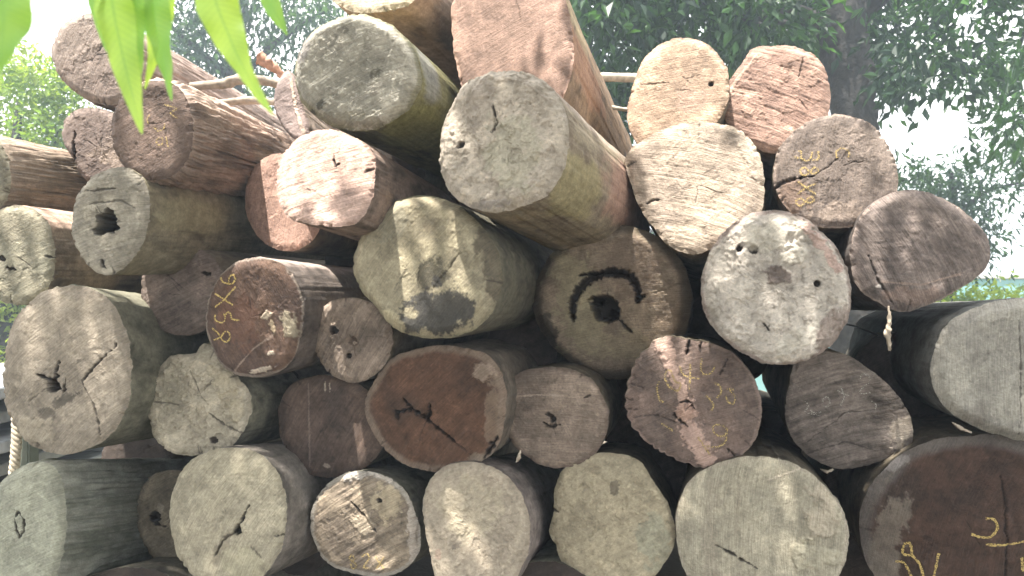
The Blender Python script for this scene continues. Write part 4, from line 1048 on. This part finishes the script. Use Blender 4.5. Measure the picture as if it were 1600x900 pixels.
for i in range(26):  # second unseen leaf layer, added to stop sun leaking onto lower ends
    for j in range(11):
        x = -4.6 + i * .36 + R.uniform(-.1, .1); y = -2.2 + j * .36 + R.uniform(-.1, .1)
        if y > 1.35 or (x + 1.05) ** 2 + (y + .08) ** 2 < .8 ** 2 or (x + 1.3) ** 2 + (y - 1.66) ** 2 < .6 ** 2: continue
        cl.append(((x, y, 5.05 + R.uniform(-.15, .2)), (.26, .26, .2), 230))
leaf_cloud('crown', cl, .14, LF_OVER, ot, 51, droop=.35, aspect=.42)

def blade(name, px, dist, mat, tint, twist=0.0, fold=.22, par=None):
    """px: list of (x, y, width) along the midrib in photo pixels, at the given distance."""
    c = catmull_open([at(x, y, dist) for x, y, w in px], 24)
    wd = np.interp(np.linspace(0, 1, len(c)), np.linspace(0, 1, len(px)), [w for x, y, w in px]) / F_PX * dist * .46
    V, T = [], []
    n = len(c); cols = 21
    for i in range(n):
        t = c[min(i + 1, n - 1)] - c[max(i - 1, 0)]; t /= np.linalg.norm(t)
        a_ = twist * (i / n)
        sd = np.cross(t, [0, 1, 0]); sd /= np.linalg.norm(sd); nn = np.cross(sd, t)
        s2 = sd * math.cos(a_) + nn * math.sin(a_); n2 = np.cross(s2, t)
        for k in range(cols):
            u = k / (cols - 1) * 2 - 1
            wav = .17 * math.sin(i * .21 + (2 if u > 0 else 0)) * abs(u)
            V.append(c[i] + s2 * u * wd[i] + n2 * wd[i] * (fold * abs(u) + wav))
            T.append(np.clip(tint - .5 * (abs(u) < .06) - .22 * (((i * .25 - abs(u) * 1.6) % 1) < .22) + .12 * math.sin(i * .13 + u * 2), 0, 1))
    F = []
    for i in range(n - 1):
        for k in range(cols - 1):
            F.append((i * cols + k, i * cols + k + 1, (i + 1) * cols + k + 1, (i + 1) * cols + k))
    return mesh_obj(name, np.array(V) - np.array(par.location), F, mat, par, tint=T)

blade('leaf', [(168,-75,8),(170,-30,58),(176,10,66),(190,80,50),(206,145,32),(222,210,1)], .76, LF_HANG, .75, .25, par=ot)
blade('leaf', [(210,-75,8),(208,-30,40),(207,20,40),(212,70,30),(214,120,14),(216,150,1)], .79, LF_HANG, .25, -.3, par=ot)
blade('leaf', [(150,-80,8),(150,-40,30),(153,0,34),(160,40,22),(166,80,1)], .82, LF_HANG, .15, .4, par=ot)
blade('leaf', [(320,-80,8),(328,-40,66),(338,5,72),(360,62,54),(380,105,28),(400,140,20),(427,180,1)], .74, LF_HANG, .8, .35, par=ot)
blade('leaf', [(236,-75,8),(238,-30,52),(241,20,54),(250,70,36),(261,120,17),(268,158,1)], .80, LF_HANG, .1, -.2, par=ot)
blade('leaf', [(266,-60,8),(266,-20,16),(265,20,15),(262,55,1)], .82, LF_HANG, .95, .2, par=ot)
blade('leaf', [(229,50,4),(238,75,17),(237,100,15),(226,140,1)], .83, LF_HANG, .95, .6, par=ot)
blade('leaf', [(-5,-90,10),(0,-40,95),(5,20,92),(2,70,50),(-8,120,1)], .55, LF_HANG, .2, .1, par=ot)
blade('leaf', [(405,-60,6),(415,-20,34),(428,15,28),(440,38,14),(449,55,1)], .9, LF_HANG, .15, .3, par=ot)
tw = [at(-40,-95,.6), at(60,-100,.7), at(170,-78,.77), at(240,-76,.8), at(320,-82,.76), at(405,-64,.88)]
tube_obj('twig', rel(catmull_open(tw)), [.003] * (5 * 8 + 1), M_BARK, ot, 6, 2, .1)
tube_obj('twig', rel(catmull_open([(-.46, .74, 2.02), (-.42, .76, 1.93), at(240,-76,.8)])), [.005] * 17, M_BARK, ot, 6, 2, .1)

# ---------------------------------------------------------------- air
m = bpy.data.materials.new('bright_hazy_air'); m.use_nodes = True
nt = m.node_tree; nt.nodes.clear()
o = nt.nodes.new('ShaderNodeOutputMaterial'); v = nt.nodes.new('ShaderNodeVolumePrincipled')
v.inputs['Color'].default_value = (.74, .87, 1.0, 1); v.inputs['Density'].default_value = HAZE
v.inputs['Anisotropy'].default_value = .3
nt.links.new(v.outputs[0], o.inputs['Volume'])
hz = box('haze', (-75, -55, -1.3), (75, 95, 9.0), m); tag(hz, None, None, kind='stuff')
